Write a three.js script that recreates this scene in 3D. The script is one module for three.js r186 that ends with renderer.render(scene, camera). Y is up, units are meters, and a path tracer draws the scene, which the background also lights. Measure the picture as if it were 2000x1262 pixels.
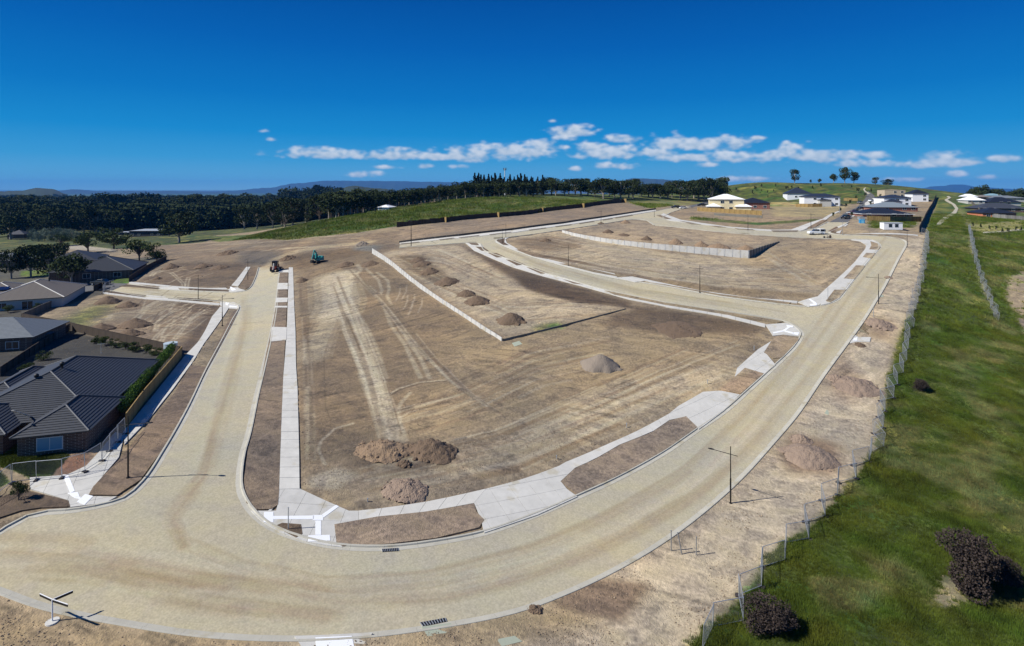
import * as THREE from 'three';
import { mergeGeometries } from 'three/addons/utils/BufferGeometryUtils.js';

// ---------- camera, sky, sun, exposure ----------
const scene = new THREE.Scene();
const W = 2000, H = 1262, F = 1100, HOR = 372, CAMH = 32;
const camera = new THREE.PerspectiveCamera(2 * Math.atan(H / 2 / F) * 180 / Math.PI, W / H, 0.5, 60000);
camera.position.set(0, CAMH, 0);
camera.lookAt(0, CAMH, -10);
camera.setViewOffset(W, H, 0, H / 2 - HOR, W, H);
const renderer = new THREE.WebGLRenderer({ antialias: true });
renderer.setSize(1024, 646);
renderer.toneMapping = THREE.LinearToneMapping;
const EXPOSURE = 1.35;
renderer.toneMappingExposure = EXPOSURE;
renderer.shadowMap.enabled = true;

const sun = new THREE.DirectionalLight(new THREE.Color(1, 0.97, 0.92), 4.4);
sun.position.set(-300, 290, 80);
sun.castShadow = true;
sun.shadow.camera.left = -400; sun.shadow.camera.right = 400; sun.shadow.camera.top = 400; sun.shadow.camera.bottom = -400; sun.shadow.camera.far = 2000;
sun.shadow.mapSize.set(4096, 4096);
scene.add(sun); scene.add(sun.target); sun.target.position.set(0, 0, -120); sun.position.add(sun.target.position);

// ---------- noise ----------
const hash = (x, y, s = 0) => { let h = Math.imul(x | 0, 374761393) ^ Math.imul(y | 0, 668265263) ^ Math.imul(s + 11, 2147483647 - 57); h = Math.imul(h ^ (h >>> 13), 1274126177); return ((h ^ (h >>> 16)) >>> 0) / 4294967296; };
function vnoise(x, y, s = 0) {
  const i = Math.floor(x), j = Math.floor(y); let a = x - i, b = y - j; a = a * a * (3 - 2 * a); b = b * b * (3 - 2 * b);
  const p = hash(i, j, s), q = hash(i + 1, j, s), r = hash(i, j + 1, s), t = hash(i + 1, j + 1, s);
  return p + (q - p) * a + (r - p) * b + (p - q - r + t) * a * b;
}
const fbm = (x, y, o = 4, s = 0) => { let v = 0, a = 0.5, n = 0; for (let k = 0; k < o; k++) { v += a * vnoise(x, y, s + k); n += a; x = x * 2.03 + 17.3; y = y * 2.03 + 5.1; a *= 0.5; } return v / n; };
let rs = 12345; const rnd = () => { rs = (Math.imul(rs, 1664525) + 1013904223) | 0; return ((rs >>> 8) & 0xffffff) / 16777216; };
const seed = (n) => { rs = n * 7919 + 13; rnd(); rnd(); };
const clamp = (x, a = 0, b = 1) => Math.min(b, Math.max(a, x)), sstep = (a, b, x) => { const t = clamp((x - a) / (b - a)); return t * t * (3 - 2 * t); }, mix = (a, b, t) => a + (b - a) * t;
const lin = (c) => { c /= 255; return c <= 0.04045 ? c / 12.92 : ((c + 0.055) / 1.055) ** 2.4; };
const hexLin = (h) => [lin(h >> 16), lin((h >> 8) & 255), lin(h & 255)];

// ---------- the sky: clear air and a band of small cumulus low over the horizon ----------
{
  const SW = 2048, SH = 2048, data = new Float32Array(SW * SH * 4);
  const stops = [[-90, 0x4a4438], [-3, 0x6f7f86], [0, 0x86bddb], [1.2, 0x66b0da], [3, 0x3f9fd6], [5.5, 0x1a8ccf], [9, 0x0b76c2], [14, 0x0560b2], [19, 0x034f9f], [35, 0x03418a], [90, 0x043470]].map(([e, h]) => [e, hexLin(h)]);
  const C = [[612, 301, 72, 10], [755, 303, 66, 9], [860, 306, 40, 8], [930, 304, 85, 13], [1010, 296, 70, 13], [1062, 287, 34, 10], [1121, 257, 38, 9], [1104, 271, 18, 6], [1216, 273, 32, 8], [1190, 299, 60, 12], [1158, 288, 30, 9], [1330, 284, 60, 15], [1424, 281, 44, 13], [1262, 300, 70, 10], [1390, 309, 120, 9], [1500, 306, 50, 11], [1552, 299, 32, 14], [1615, 307, 62, 10], [1716, 306, 22, 7], [1690, 320, 50, 7], [1845, 313, 44, 13], [1880, 316, 34, 8], [1960, 311, 27, 6], [1775, 322, 42, 7], [716, 341, 26, 6], [756, 327, 22, 3.5], [832, 325, 15, 5], [889, 326, 22, 4], [1200, 325, 42, 6], [1381, 323, 26, 4.5], [1755, 352, 55, 4], [1455, 351, 60, 5], [517, 256, 9, 3], [530, 273, 8, 3.5], [1080, 237, 6, 2.5], [1536, 280, 7, 3.5], [1866, 341, 20, 5], [1926, 346, 18, 4], [545, 297, 10, 3.5], [1124, 330, 10, 4], [1478, 270, 14, 3]];
  for (let y = 0; y < SH; y++) {
    const el = ((y + 0.5) / SH - 0.5) * Math.PI, ed = el * 180 / Math.PI;
    let k = 0; while (k < stops.length - 2 && stops[k + 1][0] < ed) k++;
    const t = clamp((ed - stops[k][0]) / (stops[k + 1][0] - stops[k][0])), base = [0, 1, 2].map((c) => mix(stops[k][1][c], stops[k + 1][1][c], t));
    for (let x = 0; x < SW; x++) {
      const az = ((x + 0.5) / SW - 0.25) * 2 * Math.PI;           // 0 = straight ahead
      let [r, g, b] = base;
      if (ed > 0 && ed < 14) {
        let a = Math.atan2(Math.sin(az), Math.cos(az)); const fold = Math.abs(a) > 0.76;   // the band of cumulus goes on round the horizon
        if (fold) { const q = Math.floor((a + 9) / 1.5); a = ((a + 9) % 1.5) - 0.75; if (q % 2) a = -a; }
        const u = 1000 + F * Math.tan(a), v = HOR - F * Math.tan(el) / Math.cos(a);
        const wob = (fbm(u / 24, v / 11, 4, 3) - 0.5), fine = fbm(u / 8, v / 6, 3, 9) - 0.5;
        let d = -1, sh = 0;
        for (const [cu, cv, hw, hh] of C) {
          const du = (u - cu) / (hw * 1.3), dv = (v - cv) / (v > cv ? hh * 0.95 : hh * 1.45);
          if (Math.abs(du) > 1.7 || Math.abs(dv) > 2.4) continue;
          const e = 1 - du * du - dv * dv; if (e > d) { d = e; sh = dv; }
        }
        const dens = sstep(-0.25, 1.1, d + wob * 2.6 + fine * 1.1) * 0.8 * (d > -0.9 ? 1 : 0) * sstep(0.2, 1.2, ed);
        if (dens > 0) {
          const lit = clamp(0.62 - sh * 0.3 + fine * 0.9 + wob * 0.5, 0.12, 1), cc = [mix(0.30, 0.80, lit), mix(0.43, 0.84, lit), mix(0.56, 0.88, lit)];
          r = mix(r, cc[0], dens); g = mix(g, cc[1], dens); b = mix(b, cc[2], dens);
        }
      }
      const o = (y * SW + x) * 4; data[o] = r / EXPOSURE; data[o + 1] = g / EXPOSURE; data[o + 2] = b / EXPOSURE; data[o + 3] = 1;
    }
  }
  const sky = new THREE.DataTexture(data, SW, SH, THREE.RGBAFormat, THREE.FloatType);
  sky.mapping = THREE.EquirectangularReflectionMapping; sky.magFilter = THREE.LinearFilter; sky.minFilter = THREE.LinearFilter; sky.needsUpdate = true;
  scene.background = sky; scene.environment = sky;
}

// ---------- the lie of the land: surveyed spots [u, v, metres below the camera] joined by a smooth surface ----------
const SPOTS = [[-300, 1262, 30.5], [0, 1262, 31.5], [500, 1262, 32.6], [1000, 1262, 34], [1500, 1262, 35.4], [2000, 1262, 36], [2300, 1262, 36.5],
  [0, 950, 29.6], [250, 935, 29.4], [600, 950, 31.4], [1000, 940, 33], [1425, 985, 35], [2000, 950, 36],
  [-150, 700, 29], [100, 760, 29.3], [450, 700, 29.4], [800, 720, 29.6], [1100, 720, 29.6], [1600, 700, 29.6], [1800, 700, 30.3], [2100, 700, 32],
  [-100, 590, 29.5], [100, 590, 29.4], [430, 600, 29], [700, 590, 26.6], [1000, 600, 25.6], [1367, 575, 23.8], [1716, 595, 24.6], [1950, 590, 26],
  [-150, 510, 31], [0, 505, 30], [300, 505, 27.5], [540, 512, 23.5], [800, 505, 20], [1100, 505, 19], [1500, 505, 18.8], [1760, 505, 18.3], [1950, 505, 19.5],
  [0, 455, 33.5], [300, 455, 30], [480, 462, 24.5], [800, 455, 15.8], [1000, 452, 14.2], [1300, 440, 12.4], [1590, 453, 13.8], [1750, 455, 13.4], [1950, 455, 14.5],
  [640, 432, 14.5], [775, 441, 14], [850, 402, 8], [1000, 417, 11.2], [1000, 387, 4.4], [1130, 379, 2.5], [1220, 393, 6.6], [1430, 407, 9.2], [1650, 410, 9.6], [1800, 410, 10], [2000, 425, 12.5],
  [1450, 392, 7.6], [1700, 386, 6], [1850, 385, 6], [2050, 390, 9], [1350, 385, 5], [1480, 356, -5.6], [1560, 357, -5], [1650, 359, -5], [1740, 365, -3], [1850, 374, 1.2], [1980, 378, 4]].map(([u, v, a]) => {
  let Z = F * a / (v - HOR); if (v < HOR + 5) Z = v < 362 ? 450 : v < 370 ? 440 : 400; if (v < HOR) a = -(HOR - v) / F * Z; else if (v < HOR + 5) a = (v - HOR) / F * Z;
  return [(u - 1000) / F * Z, Z, CAMH - a];
});
SPOTS.push([-420, 430, -6], [-260, 480, -4], [-60, 480, 19], [120, 520, 30], [330, 520, 34], [460, 420, 18], [-420, 250, -1], [60, 20, -3], [-60, 20, 1], [600, 500, 14], [0, 700, 12], [-500, 700, -10], [500, 700, 16]);
const S = 0.01, K = (r2) => r2 < 1e-12 ? 0 : 0.5 * r2 * Math.log(r2);
const TPS = (() => {
  const n = SPOTS.length, m = n + 3, A = Array.from({ length: m }, () => new Float64Array(m + 1));
  for (let i = 0; i < n; i++) {
    const [xi, zi, yi] = SPOTS[i];
    for (let j = 0; j < n; j++) A[i][j] = K(((xi - SPOTS[j][0]) * S) ** 2 + ((zi - SPOTS[j][1]) * S) ** 2) + (i === j ? 0.015 : 0);
    A[i][n] = A[n][i] = 1; A[i][n + 1] = A[n + 1][i] = xi * S; A[i][n + 2] = A[n + 2][i] = zi * S; A[i][m] = yi;
  }
  for (let c = 0; c < m; c++) {
    let p = c; for (let r = c + 1; r < m; r++) if (Math.abs(A[r][c]) > Math.abs(A[p][c])) p = r;
    [A[c], A[p]] = [A[p], A[c]];
    for (let r = 0; r < m; r++) if (r !== c && A[r][c]) { const f = A[r][c] / A[c][c]; for (let k = c; k <= m; k++) A[r][k] -= f * A[c][k]; }
  }
  return A.map((row, i) => row[m] / row[i]);
})();
function tps(X, Z) {
  const n = SPOTS.length; let y = TPS[n] + TPS[n + 1] * X * S + TPS[n + 2] * Z * S;
  for (let i = 0; i < n; i++) { const a = (X - SPOTS[i][0]) * S, b = (Z - SPOTS[i][1]) * S; y += TPS[i] * K(a * a + b * b); }
  return y;
}
function groundExact(X, Z) {     // height of the land at X, depth Z
  const far = sstep(430, 760, Z), side = sstep(330, 620, Math.abs(X));
  const plain = -7 + 10 * (fbm(X / 420 + 3, Z / 420, 3, 40) - 0.5) + sstep(-100, 500, X) * 26 * (1 - sstep(700, 2500, Z));
  const k = Math.max(far, side); if (k >= 1) return plain;
  return mix(tps(X, Z), plain, k);
}
const GX0 = -760, GZ0 = 8, GN = 761, GM = 401, GRID = new Float32Array(GN * GM);   // a 2 m survey grid of the same surface
for (let j = 0; j < GM; j++) for (let i = 0; i < GN; i++) GRID[j * GN + i] = groundExact(GX0 + i * 2, GZ0 + j * 2);
function ground(X, Z) {
  const a = (X - GX0) / 2, b = (Z - GZ0) / 2, i = Math.floor(a), j = Math.floor(b);
  if (i < 0 || j < 0 || i >= GN - 1 || j >= GM - 1) return groundExact(X, Z);
  const f = a - i, g = b - j, o = j * GN + i; return (GRID[o] * (1 - f) + GRID[o + 1] * f) * (1 - g) + (GRID[o + GN] * (1 - f) + GRID[o + GN + 1] * f) * g;
}
function at(u, v) {              // where the sight line of a spot meets the land
  const sx = (u - 1000) / F, sy = (v - HOR) / F; let z0 = 12, z1 = 12;
  for (let i = 0; i < 700; i++) { z1 = z0 * 1.012; if (CAMH - sy * z1 < ground(sx * z1, z1)) break; z0 = z1; if (z1 > 2500) break; }
  for (let i = 0; i < 24; i++) { const m = (z0 + z1) / 2; if (CAMH - sy * m < ground(sx * m, m)) z1 = m; else z0 = m; }
  return [sx * z1, z1];
}
const P = (list) => list.map(([u, v]) => at(u, v));      // traced outline -> plan [X, Z]
const V3 = (X, Z, up = 0) => new THREE.Vector3(X, ground(X, Z) + up, -Z);

// ---------- small helpers ----------
const taken = {};
const numbered = (n) => { taken[n] = (taken[n] ?? -1) + 1; return taken[n] ? n + '_' + String(taken[n]).padStart(3, '0') : n; };
function shadowy(o) { o.traverse((m) => { if (m.isMesh) { m.castShadow = true; m.receiveShadow = true; } }); return o; }
function mesh(name, geo, material, parent) { const m = new THREE.Mesh(geo, material); m.name = parent && parent !== scene ? name : numbered(name); m.castShadow = m.receiveShadow = true; if (parent) parent.add(m); return m; }
function thing(name, label, category, pos, turn = 0, group) {
  const g = new THREE.Group(); g.name = numbered(name); g.userData = { label, category }; if (group) g.userData.group = group;
  if (pos) g.position.copy(pos); g.rotation.y = turn; scene.add(g); return g;
}
function tag(o, label, category, group) { o.userData.label = label; o.userData.category = category; if (group) o.userData.group = group; return o; }
function structure(name, label, category) { const g = new THREE.Group(); g.name = numbered(name); g.userData = { kind: 'structure', label, category }; scene.add(g); return g; }
function dup(o, label, pos, turn = 0, scale) { const c = o.clone(); c.name = numbered(o.name.replace(/_\d{3}$/, '')); c.userData = { ...o.userData, label }; if (pos) c.position.copy(pos); c.rotation.y = turn; if (scale) c.scale.set(...(Array.isArray(scale) ? scale : [scale, scale, scale])); scene.add(c); return c; }
const ORD = ['first', 'second', 'third', 'fourth', 'fifth', 'sixth', 'seventh', 'eighth', 'ninth', 'tenth', 'eleventh', 'twelfth', 'thirteenth', 'fourteenth', 'fifteenth', 'sixteenth', 'seventeenth', 'eighteenth', 'nineteenth', 'twentieth', 'twenty-first', 'twenty-second', 'twenty-third', 'twenty-fourth', 'twenty-fifth', 'twenty-sixth', 'twenty-seventh', 'twenty-eighth', 'twenty-ninth', 'thirtieth', 'thirty-first', 'thirty-second', 'thirty-third', 'thirty-fourth'];
const M = {};
const std = (hex, roughness = 0.8, extra = {}) => new THREE.MeshStandardMaterial({ color: hex, roughness, side: THREE.DoubleSide, ...extra });
function geoOf(pos, idx, uv) { const g = new THREE.BufferGeometry(); g.setAttribute('position', new THREE.Float32BufferAttribute(pos, 3)); if (uv) g.setAttribute('uv', new THREE.Float32BufferAttribute(uv, 2)); g.setIndex(idx); g.computeVertexNormals(); return g; }
function box(w, h, d, x = 0, y = 0, z = 0, ry = 0) { const g = new THREE.BoxGeometry(w, h, d); if (ry) g.rotateY(ry); g.translate(x, y, z); return g; }
function bar(a, b, r, n = 6, r2 = r) { const d = new THREE.Vector3().subVectors(b, a), g = new THREE.CylinderGeometry(r2, r, d.length(), n); g.applyQuaternion(new THREE.Quaternion().setFromUnitVectors(new THREE.Vector3(0, 1, 0), d.clone().normalize())); g.translate((a.x + b.x) / 2, (a.y + b.y) / 2, (a.z + b.z) / 2); return g; }
const join = (list) => mergeGeometries(list.map((g) => { const q = g.index ? g.toNonIndexed() : g; for (const k of Object.keys(q.attributes)) if (!['position', 'normal', 'uv'].includes(k)) q.deleteAttribute(k); if (!q.attributes.uv) q.setAttribute('uv', new THREE.Float32BufferAttribute(new Float32Array(q.attributes.position.count * 2), 2)); return q; }));
const vec = (x, y, z) => new THREE.Vector3(x, y, z);
function noiseTex(size, fn, srgb = true) { const d = new Uint8Array(size * size * 4); for (let y = 0; y < size; y++) for (let x = 0; x < size; x++) { const c = fn(x / size, y / size, x, y), o = (y * size + x) * 4; for (let k = 0; k < 3; k++) d[o + k] = clamp(Array.isArray(c) ? c[k] : c, 0, 255); d[o + 3] = 255; } const t = new THREE.DataTexture(d, size, size); t.wrapS = t.wrapT = THREE.RepeatWrapping; t.magFilter = THREE.LinearFilter; t.minFilter = THREE.LinearMipmapLinearFilter; if (srgb) t.colorSpace = THREE.SRGBColorSpace; t.needsUpdate = true; return t; }
const wrapN = (u, v, f, o, s) => { const a = fbm(u * f, v * f, o, s), b = fbm((u - 1) * f, v * f, o, s), c = fbm(u * f, (v - 1) * f, o, s), d = fbm((u - 1) * f, (v - 1) * f, o, s); return mix(mix(a, b, u), mix(c, d, u), v); };
const clodBump = noiseTex(512, (u, v) => 255 * clamp(wrapN(u, v, 14, 3, 60) * 0.55 + Math.pow(wrapN(u, v, 60, 3, 70), 1.5) * 0.6), false); clodBump.repeat.set(1 / 6, 1 / 6);
const grainBump = noiseTex(256, (u, v) => 255 * wrapN(u, v, 30, 4, 80), false); grainBump.repeat.set(1 / 3, 1 / 3);
const concreteTex = noiseTex(512, (u, v, x, y) => { const n = wrapN(u, v, 5, 4, 90), m = wrapN(u, v, 22, 3, 95), st = sstep(0.56, 0.72, wrapN(u, v, 7, 4, 99)); const g = 205 + (n - 0.5) * 34 + (m - 0.5) * 22 + (hash(x, y, 5) - 0.5) * 12; return [g - st * 10, g - 1 - st * 14, g - 5 - st * 24]; });
concreteTex.repeat.set(1 / 11, 1 / 11);
M.concrete = std(0xf1efe9, 0.85, { map: concreteTex, bumpMap: grainBump, bumpScale: 0.006 });
M.kerb = std(0xdedacc, 0.85, { map: concreteTex, bumpMap: grainBump, bumpScale: 0.006 });
M.white = std(0xe9eaea, 0.6); M.darkSteel = std(0x1d1e20, 0.55, { metalness: 0.3 }); M.galv = std(0xb9bdc0, 0.45, { metalness: 0.6 }); M.black = std(0x101112, 0.6);

// ---------- traced layout (image outlines laid on the land) ----------
function smooth(line, step = 1.6) {      // a fair curve through plan points
  const c = new THREE.CatmullRomCurve3(line.map(([X, Z]) => vec(X, 0, Z)), false, 'centripetal'), out = [];
  for (let i = 0; i < line.length - 1; i++) { const n = Math.max(1, Math.ceil(Math.hypot(line[i + 1][0] - line[i][0], line[i + 1][1] - line[i][1]) / step)); for (let k = 0; k < n; k++) { const p = c.getPoint((i + k / n) / (line.length - 1)); out.push([p.x, p.z]); } }
  out.push(line[line.length - 1]); return out;
}
const ROAD_OUTLINE = ([[-420, 1010], [-200, 1040], [0, 1045], [20, 1033], [55, 1014], [90, 1006], [124, 1004], [185, 995], [247, 977], [288, 942], [330, 878], [373, 800], [410, 720], [440, 662], [460, 622], [469, 607], [471, 601], [467, 595], [456, 592], [435, 589], [389, 586], [343, 583], [286, 579], [219, 568], [250, 555], [305, 564], [368, 569], [430, 571.5], [460, 571.5], [480, 569], [490, 564], [502, 543], [508, 523], [547, 522], [544, 539], [537, 598], [528, 648], [511, 720], [497, 775], [480, 850], [468, 890], [462, 930], [463, 960], [480, 995], [510, 1025], [560, 1050], [650, 1072], [750, 1076], [850, 1065], [950, 1045], [1050, 1010], [1130, 975], [1200, 943], [1300, 888], [1365, 843], [1420, 805], [1465, 765], [1517, 717], [1555, 680], [1567, 662], [1570, 652], [1565, 645], [1545, 631], [1530, 626], [1405, 606], [1300, 590], [1180, 565], [1140, 554], [1100, 542], [1072, 535], [1028, 519], [986, 503], [950, 490], [938, 476], [920, 474.5], [860, 478], [780, 484], [781, 477], [850, 470.5], [900, 466], [1000, 455.5], [1100, 441.5], [1166, 431.5], [1230, 421], [1281, 413], [1310, 407], [1340, 403], [1352, 404.5], [1330, 409], [1308, 416], [1299, 421], [1292, 425], [1310, 432], [1350, 437], [1400, 442.5], [1462, 449.5], [1507, 452], [1563, 452], [1580, 449], [1595, 446], [1620, 434], [1656, 434], [1640, 444], [1618, 455], [1632, 458.5], [1700, 461], [1740, 464], [1761, 469], [1768, 475], [1766, 482], [1740, 530], [1700, 600], [1650, 672], [1600, 740], [1550, 812], [1500, 870], [1450, 925], [1400, 972], [1300, 1050], [1200, 1110], [1100, 1157], [1000, 1193], [850, 1222], [700, 1240], [550, 1245], [400, 1237], [250, 1215], [100, 1185], [0, 1150], [-150, 1095], [-420, 1050]]);
const OPEN_ENDS = [[219, 568], [508, 523], [780, 484], [1340, 403], [1620, 434]];      // road mouths without a kerb
const RUNS = [[]]; for (const p of ROAD_OUTLINE) { RUNS[RUNS.length - 1].push(p); if (OPEN_ENDS.some((e) => e[0] === p[0] && e[1] === p[1])) RUNS.push([]); }
const RUN_LINES = RUNS.map((r) => smooth(P(r))), ROADS = { main: RUN_LINES.flat() };
// islands inside the road outline (blocks of land between streets)
const BLOCKS = [
  P([[1280, 440.5], [1340, 446], [1400, 452.5], [1505, 461], [1655, 467.5], [1705, 469], [1717, 475], [1721, 482], [1714, 492], [1692, 517], [1670, 546], [1655, 566], [1640, 585], [1622, 594], [1602, 598], [1575, 600], [1530, 596], [1405, 580], [1300, 560], [1208, 546], [1160, 536], [1090, 518], [1040, 503], [1004, 490], [980, 480], [970, 475], [967, 470], [975, 466.5], [996, 463.5], [1040, 458], [1094, 450], [1166, 439.5], [1236, 429.5], [1258, 430], [1280, 440.5]]),
].map((b) => smooth(b));
const STREET = P([[1620, 434.5], [1640, 424], [1665, 409], [1680, 398], [1690, 388], [1693, 381], [1688, 376], [1697, 374], [1708, 382], [1708, 391], [1700, 398], [1679, 414], [1656, 434.5]]);
const LANE = P([[1342, 403], [1375, 394], [1400, 389], [1424, 385], [1427, 388], [1405, 393], [1385, 398], [1354, 404.5]]);
const OLD_STREET = P([[-80, 600], [0, 585], [60, 572], [120, 561], [190, 552], [250, 554.5], [219, 568], [185, 567], [120, 578], [40, 596], [-60, 620]]);
const VERGES = [      // soil strips between kerb and footpath [outline, tone]
  [[[484, 880], [497, 815], [507, 760], [520, 690], [531, 641], [539, 598], [545, 545], [548, 524], [563, 524], [561, 560], [559, 620], [556, 680], [553, 740], [549, 840], [545, 960], [543, 988], [530, 997], [497, 998], [481, 984], [475, 950]], 0x8d7762],
  [[[653, 1027], [736, 1012], [832, 1002], [926, 986], [931, 1003], [946, 1018], [935, 1033], [850, 1054], [750, 1066], [669, 1069], [657, 1060]], 0xa88e75],
  [[[1095, 943], [1123, 917], [1161, 900], [1211, 871], [1274, 846], [1308, 823], [1340, 815], [1362, 836], [1300, 880], [1200, 935], [1126, 967]], 0xa88f76],
  [[[1405, 762], [1435, 738], [1455, 720], [1492, 731], [1447, 770]], 0xa88c6e], [[[1492, 690], [1512, 659], [1530, 655], [1558, 661], [1561, 664], [1527, 700], [1510, 701]], 0xac9374],
  [[[536, 1031], [551, 1024], [588, 1027], [591, 1046], [578, 1053]], 0x6d5844],
  [[[402, 718], [434, 652], [452, 612], [466, 603], [464, 612], [405, 722], [366, 800], [321, 876], [274, 940], [228, 970], [173, 969], [182, 953], [233, 900], [258, 868], [300, 818], [340, 770], [372, 715]], 0x8a725c],
  [[[137, 992], [132, 980], [40, 958], [0, 975], [-60, 1010], [-20, 1020], [40, 1000], [80, 994]], 0x6b5643],
  [[[466, 564], [480, 540], [489, 523], [505, 523], [499, 543], [488, 561], [476, 567]], 0x7a6550], [[[345, 582], [372, 583], [432, 588], [436, 590], [400, 588.5], [350, 585.5]], 0x5d4b3b], [[[368, 564], [420, 566], [448, 568], [446, 571], [370, 567.5]], 0x66533f], [[[232, 560], [250, 556.5], [315, 563.5], [308, 565.5]], 0x66533f],
  [[[208, 570], [222, 570], [285, 578], [280, 581], [212, 573]], 0x5d4b3b],
  [[[1700, 472], [1717, 477], [1720, 484], [1715, 489], [1698, 488], [1702, 480]], 0xa58c6e], [[[1685, 503], [1692, 495], [1710, 495.5], [1702, 506]], 0xa58c6e], [[[1648, 545], [1672, 519], [1690, 520], [1669, 546.5]], 0x9c8263], [[[1613, 589], [1630, 567], [1653, 567], [1639, 583], [1622, 592]], 0x98805f],
  [[[912, 473.5], [930, 473.5], [936, 480], [921, 479]], 0x7e6850], [[[929, 483], [943, 483], [955, 491], [941, 491]], 0x7e6850], [[[953, 495], [970, 495], [987, 503], [970, 504]], 0x7e6850], [[[988, 508], [1004, 509], [1026, 518], [1009, 519.5]], 0x7e6850], [[[1028, 523], [1046, 525], [1071, 534.5], [1056, 536]], 0x907a60], [[[1098, 546], [1140, 557], [1120, 555]], 0x907a60], [[[1180, 568], [1300, 592.5], [1405, 608.5], [1530, 629], [1518, 632], [1400, 613], [1300, 597], [1200, 577]], 0xa08a6a],
  [[[1007, 488.5], [1020, 488], [1070, 507.5], [1040, 501.5]], 0x8b745b], [[[1092, 516], [1108, 515.5], [1200, 537], [1215, 543], [1160, 533]], 0xa08a6a], [[[1240, 549], [1300, 557], [1405, 575.5], [1545, 592], [1540, 595.5], [1405, 578.5], [1300, 558.5]], 0xa08a6a], [[[968, 470], [986, 466], [985, 474], [994, 480], [982, 479]], 0x6b5643],
  [[[782, 476.5], [818, 472.5], [820, 474.5], [783, 478.5]], 0x857866], [[[856, 468.5], [885, 465], [890, 466.5], [860, 470]], 0x857866], [[[895, 464.5], [935, 460], [937, 461.5], [900, 466]], 0x857866], [[[955, 458.5], [998, 453.5], [1000, 455], [958, 460]], 0x857866], [[[1032, 449.5], [1066, 445], [1067, 446.5], [1034, 451]], 0x857866], [[[1084, 442.5], [1115, 438.5], [1116, 440], [1086, 444]], 0x857866], [[[1130, 436.5], [1160, 432], [1161, 433.5], [1132, 438]], 0x857866], [[[1176, 429.5], [1196, 426.5], [1197, 428], [1178, 431]], 0x857866], [[[1200, 425.5], [1235, 420], [1236, 421.5], [1202, 427]], 0x857866],
  [[[1282, 421], [1290, 420.5], [1312, 428.5], [1300, 429]], 0x8d7a63], [[[1325, 432], [1345, 434.5], [1370, 439], [1350, 438.5]], 0x8d7a63], [[[1384, 441.5], [1400, 442], [1420, 444.5], [1402, 444.5]], 0x8d7a63], [[[1435, 446.5], [1470, 448.5], [1475, 450.5], [1440, 448.5]], 0x8d7a63], [[[1506, 450.5], [1560, 450.5], [1556, 453.5], [1510, 453.5]], 0x8d7a63],
  [[[1576, 446], [1607, 430], [1616, 430], [1590, 446]], 0x9a8064], [[[1618, 452], [1634, 443], [1638, 446], [1627, 454]], 0x806048],
];
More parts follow.
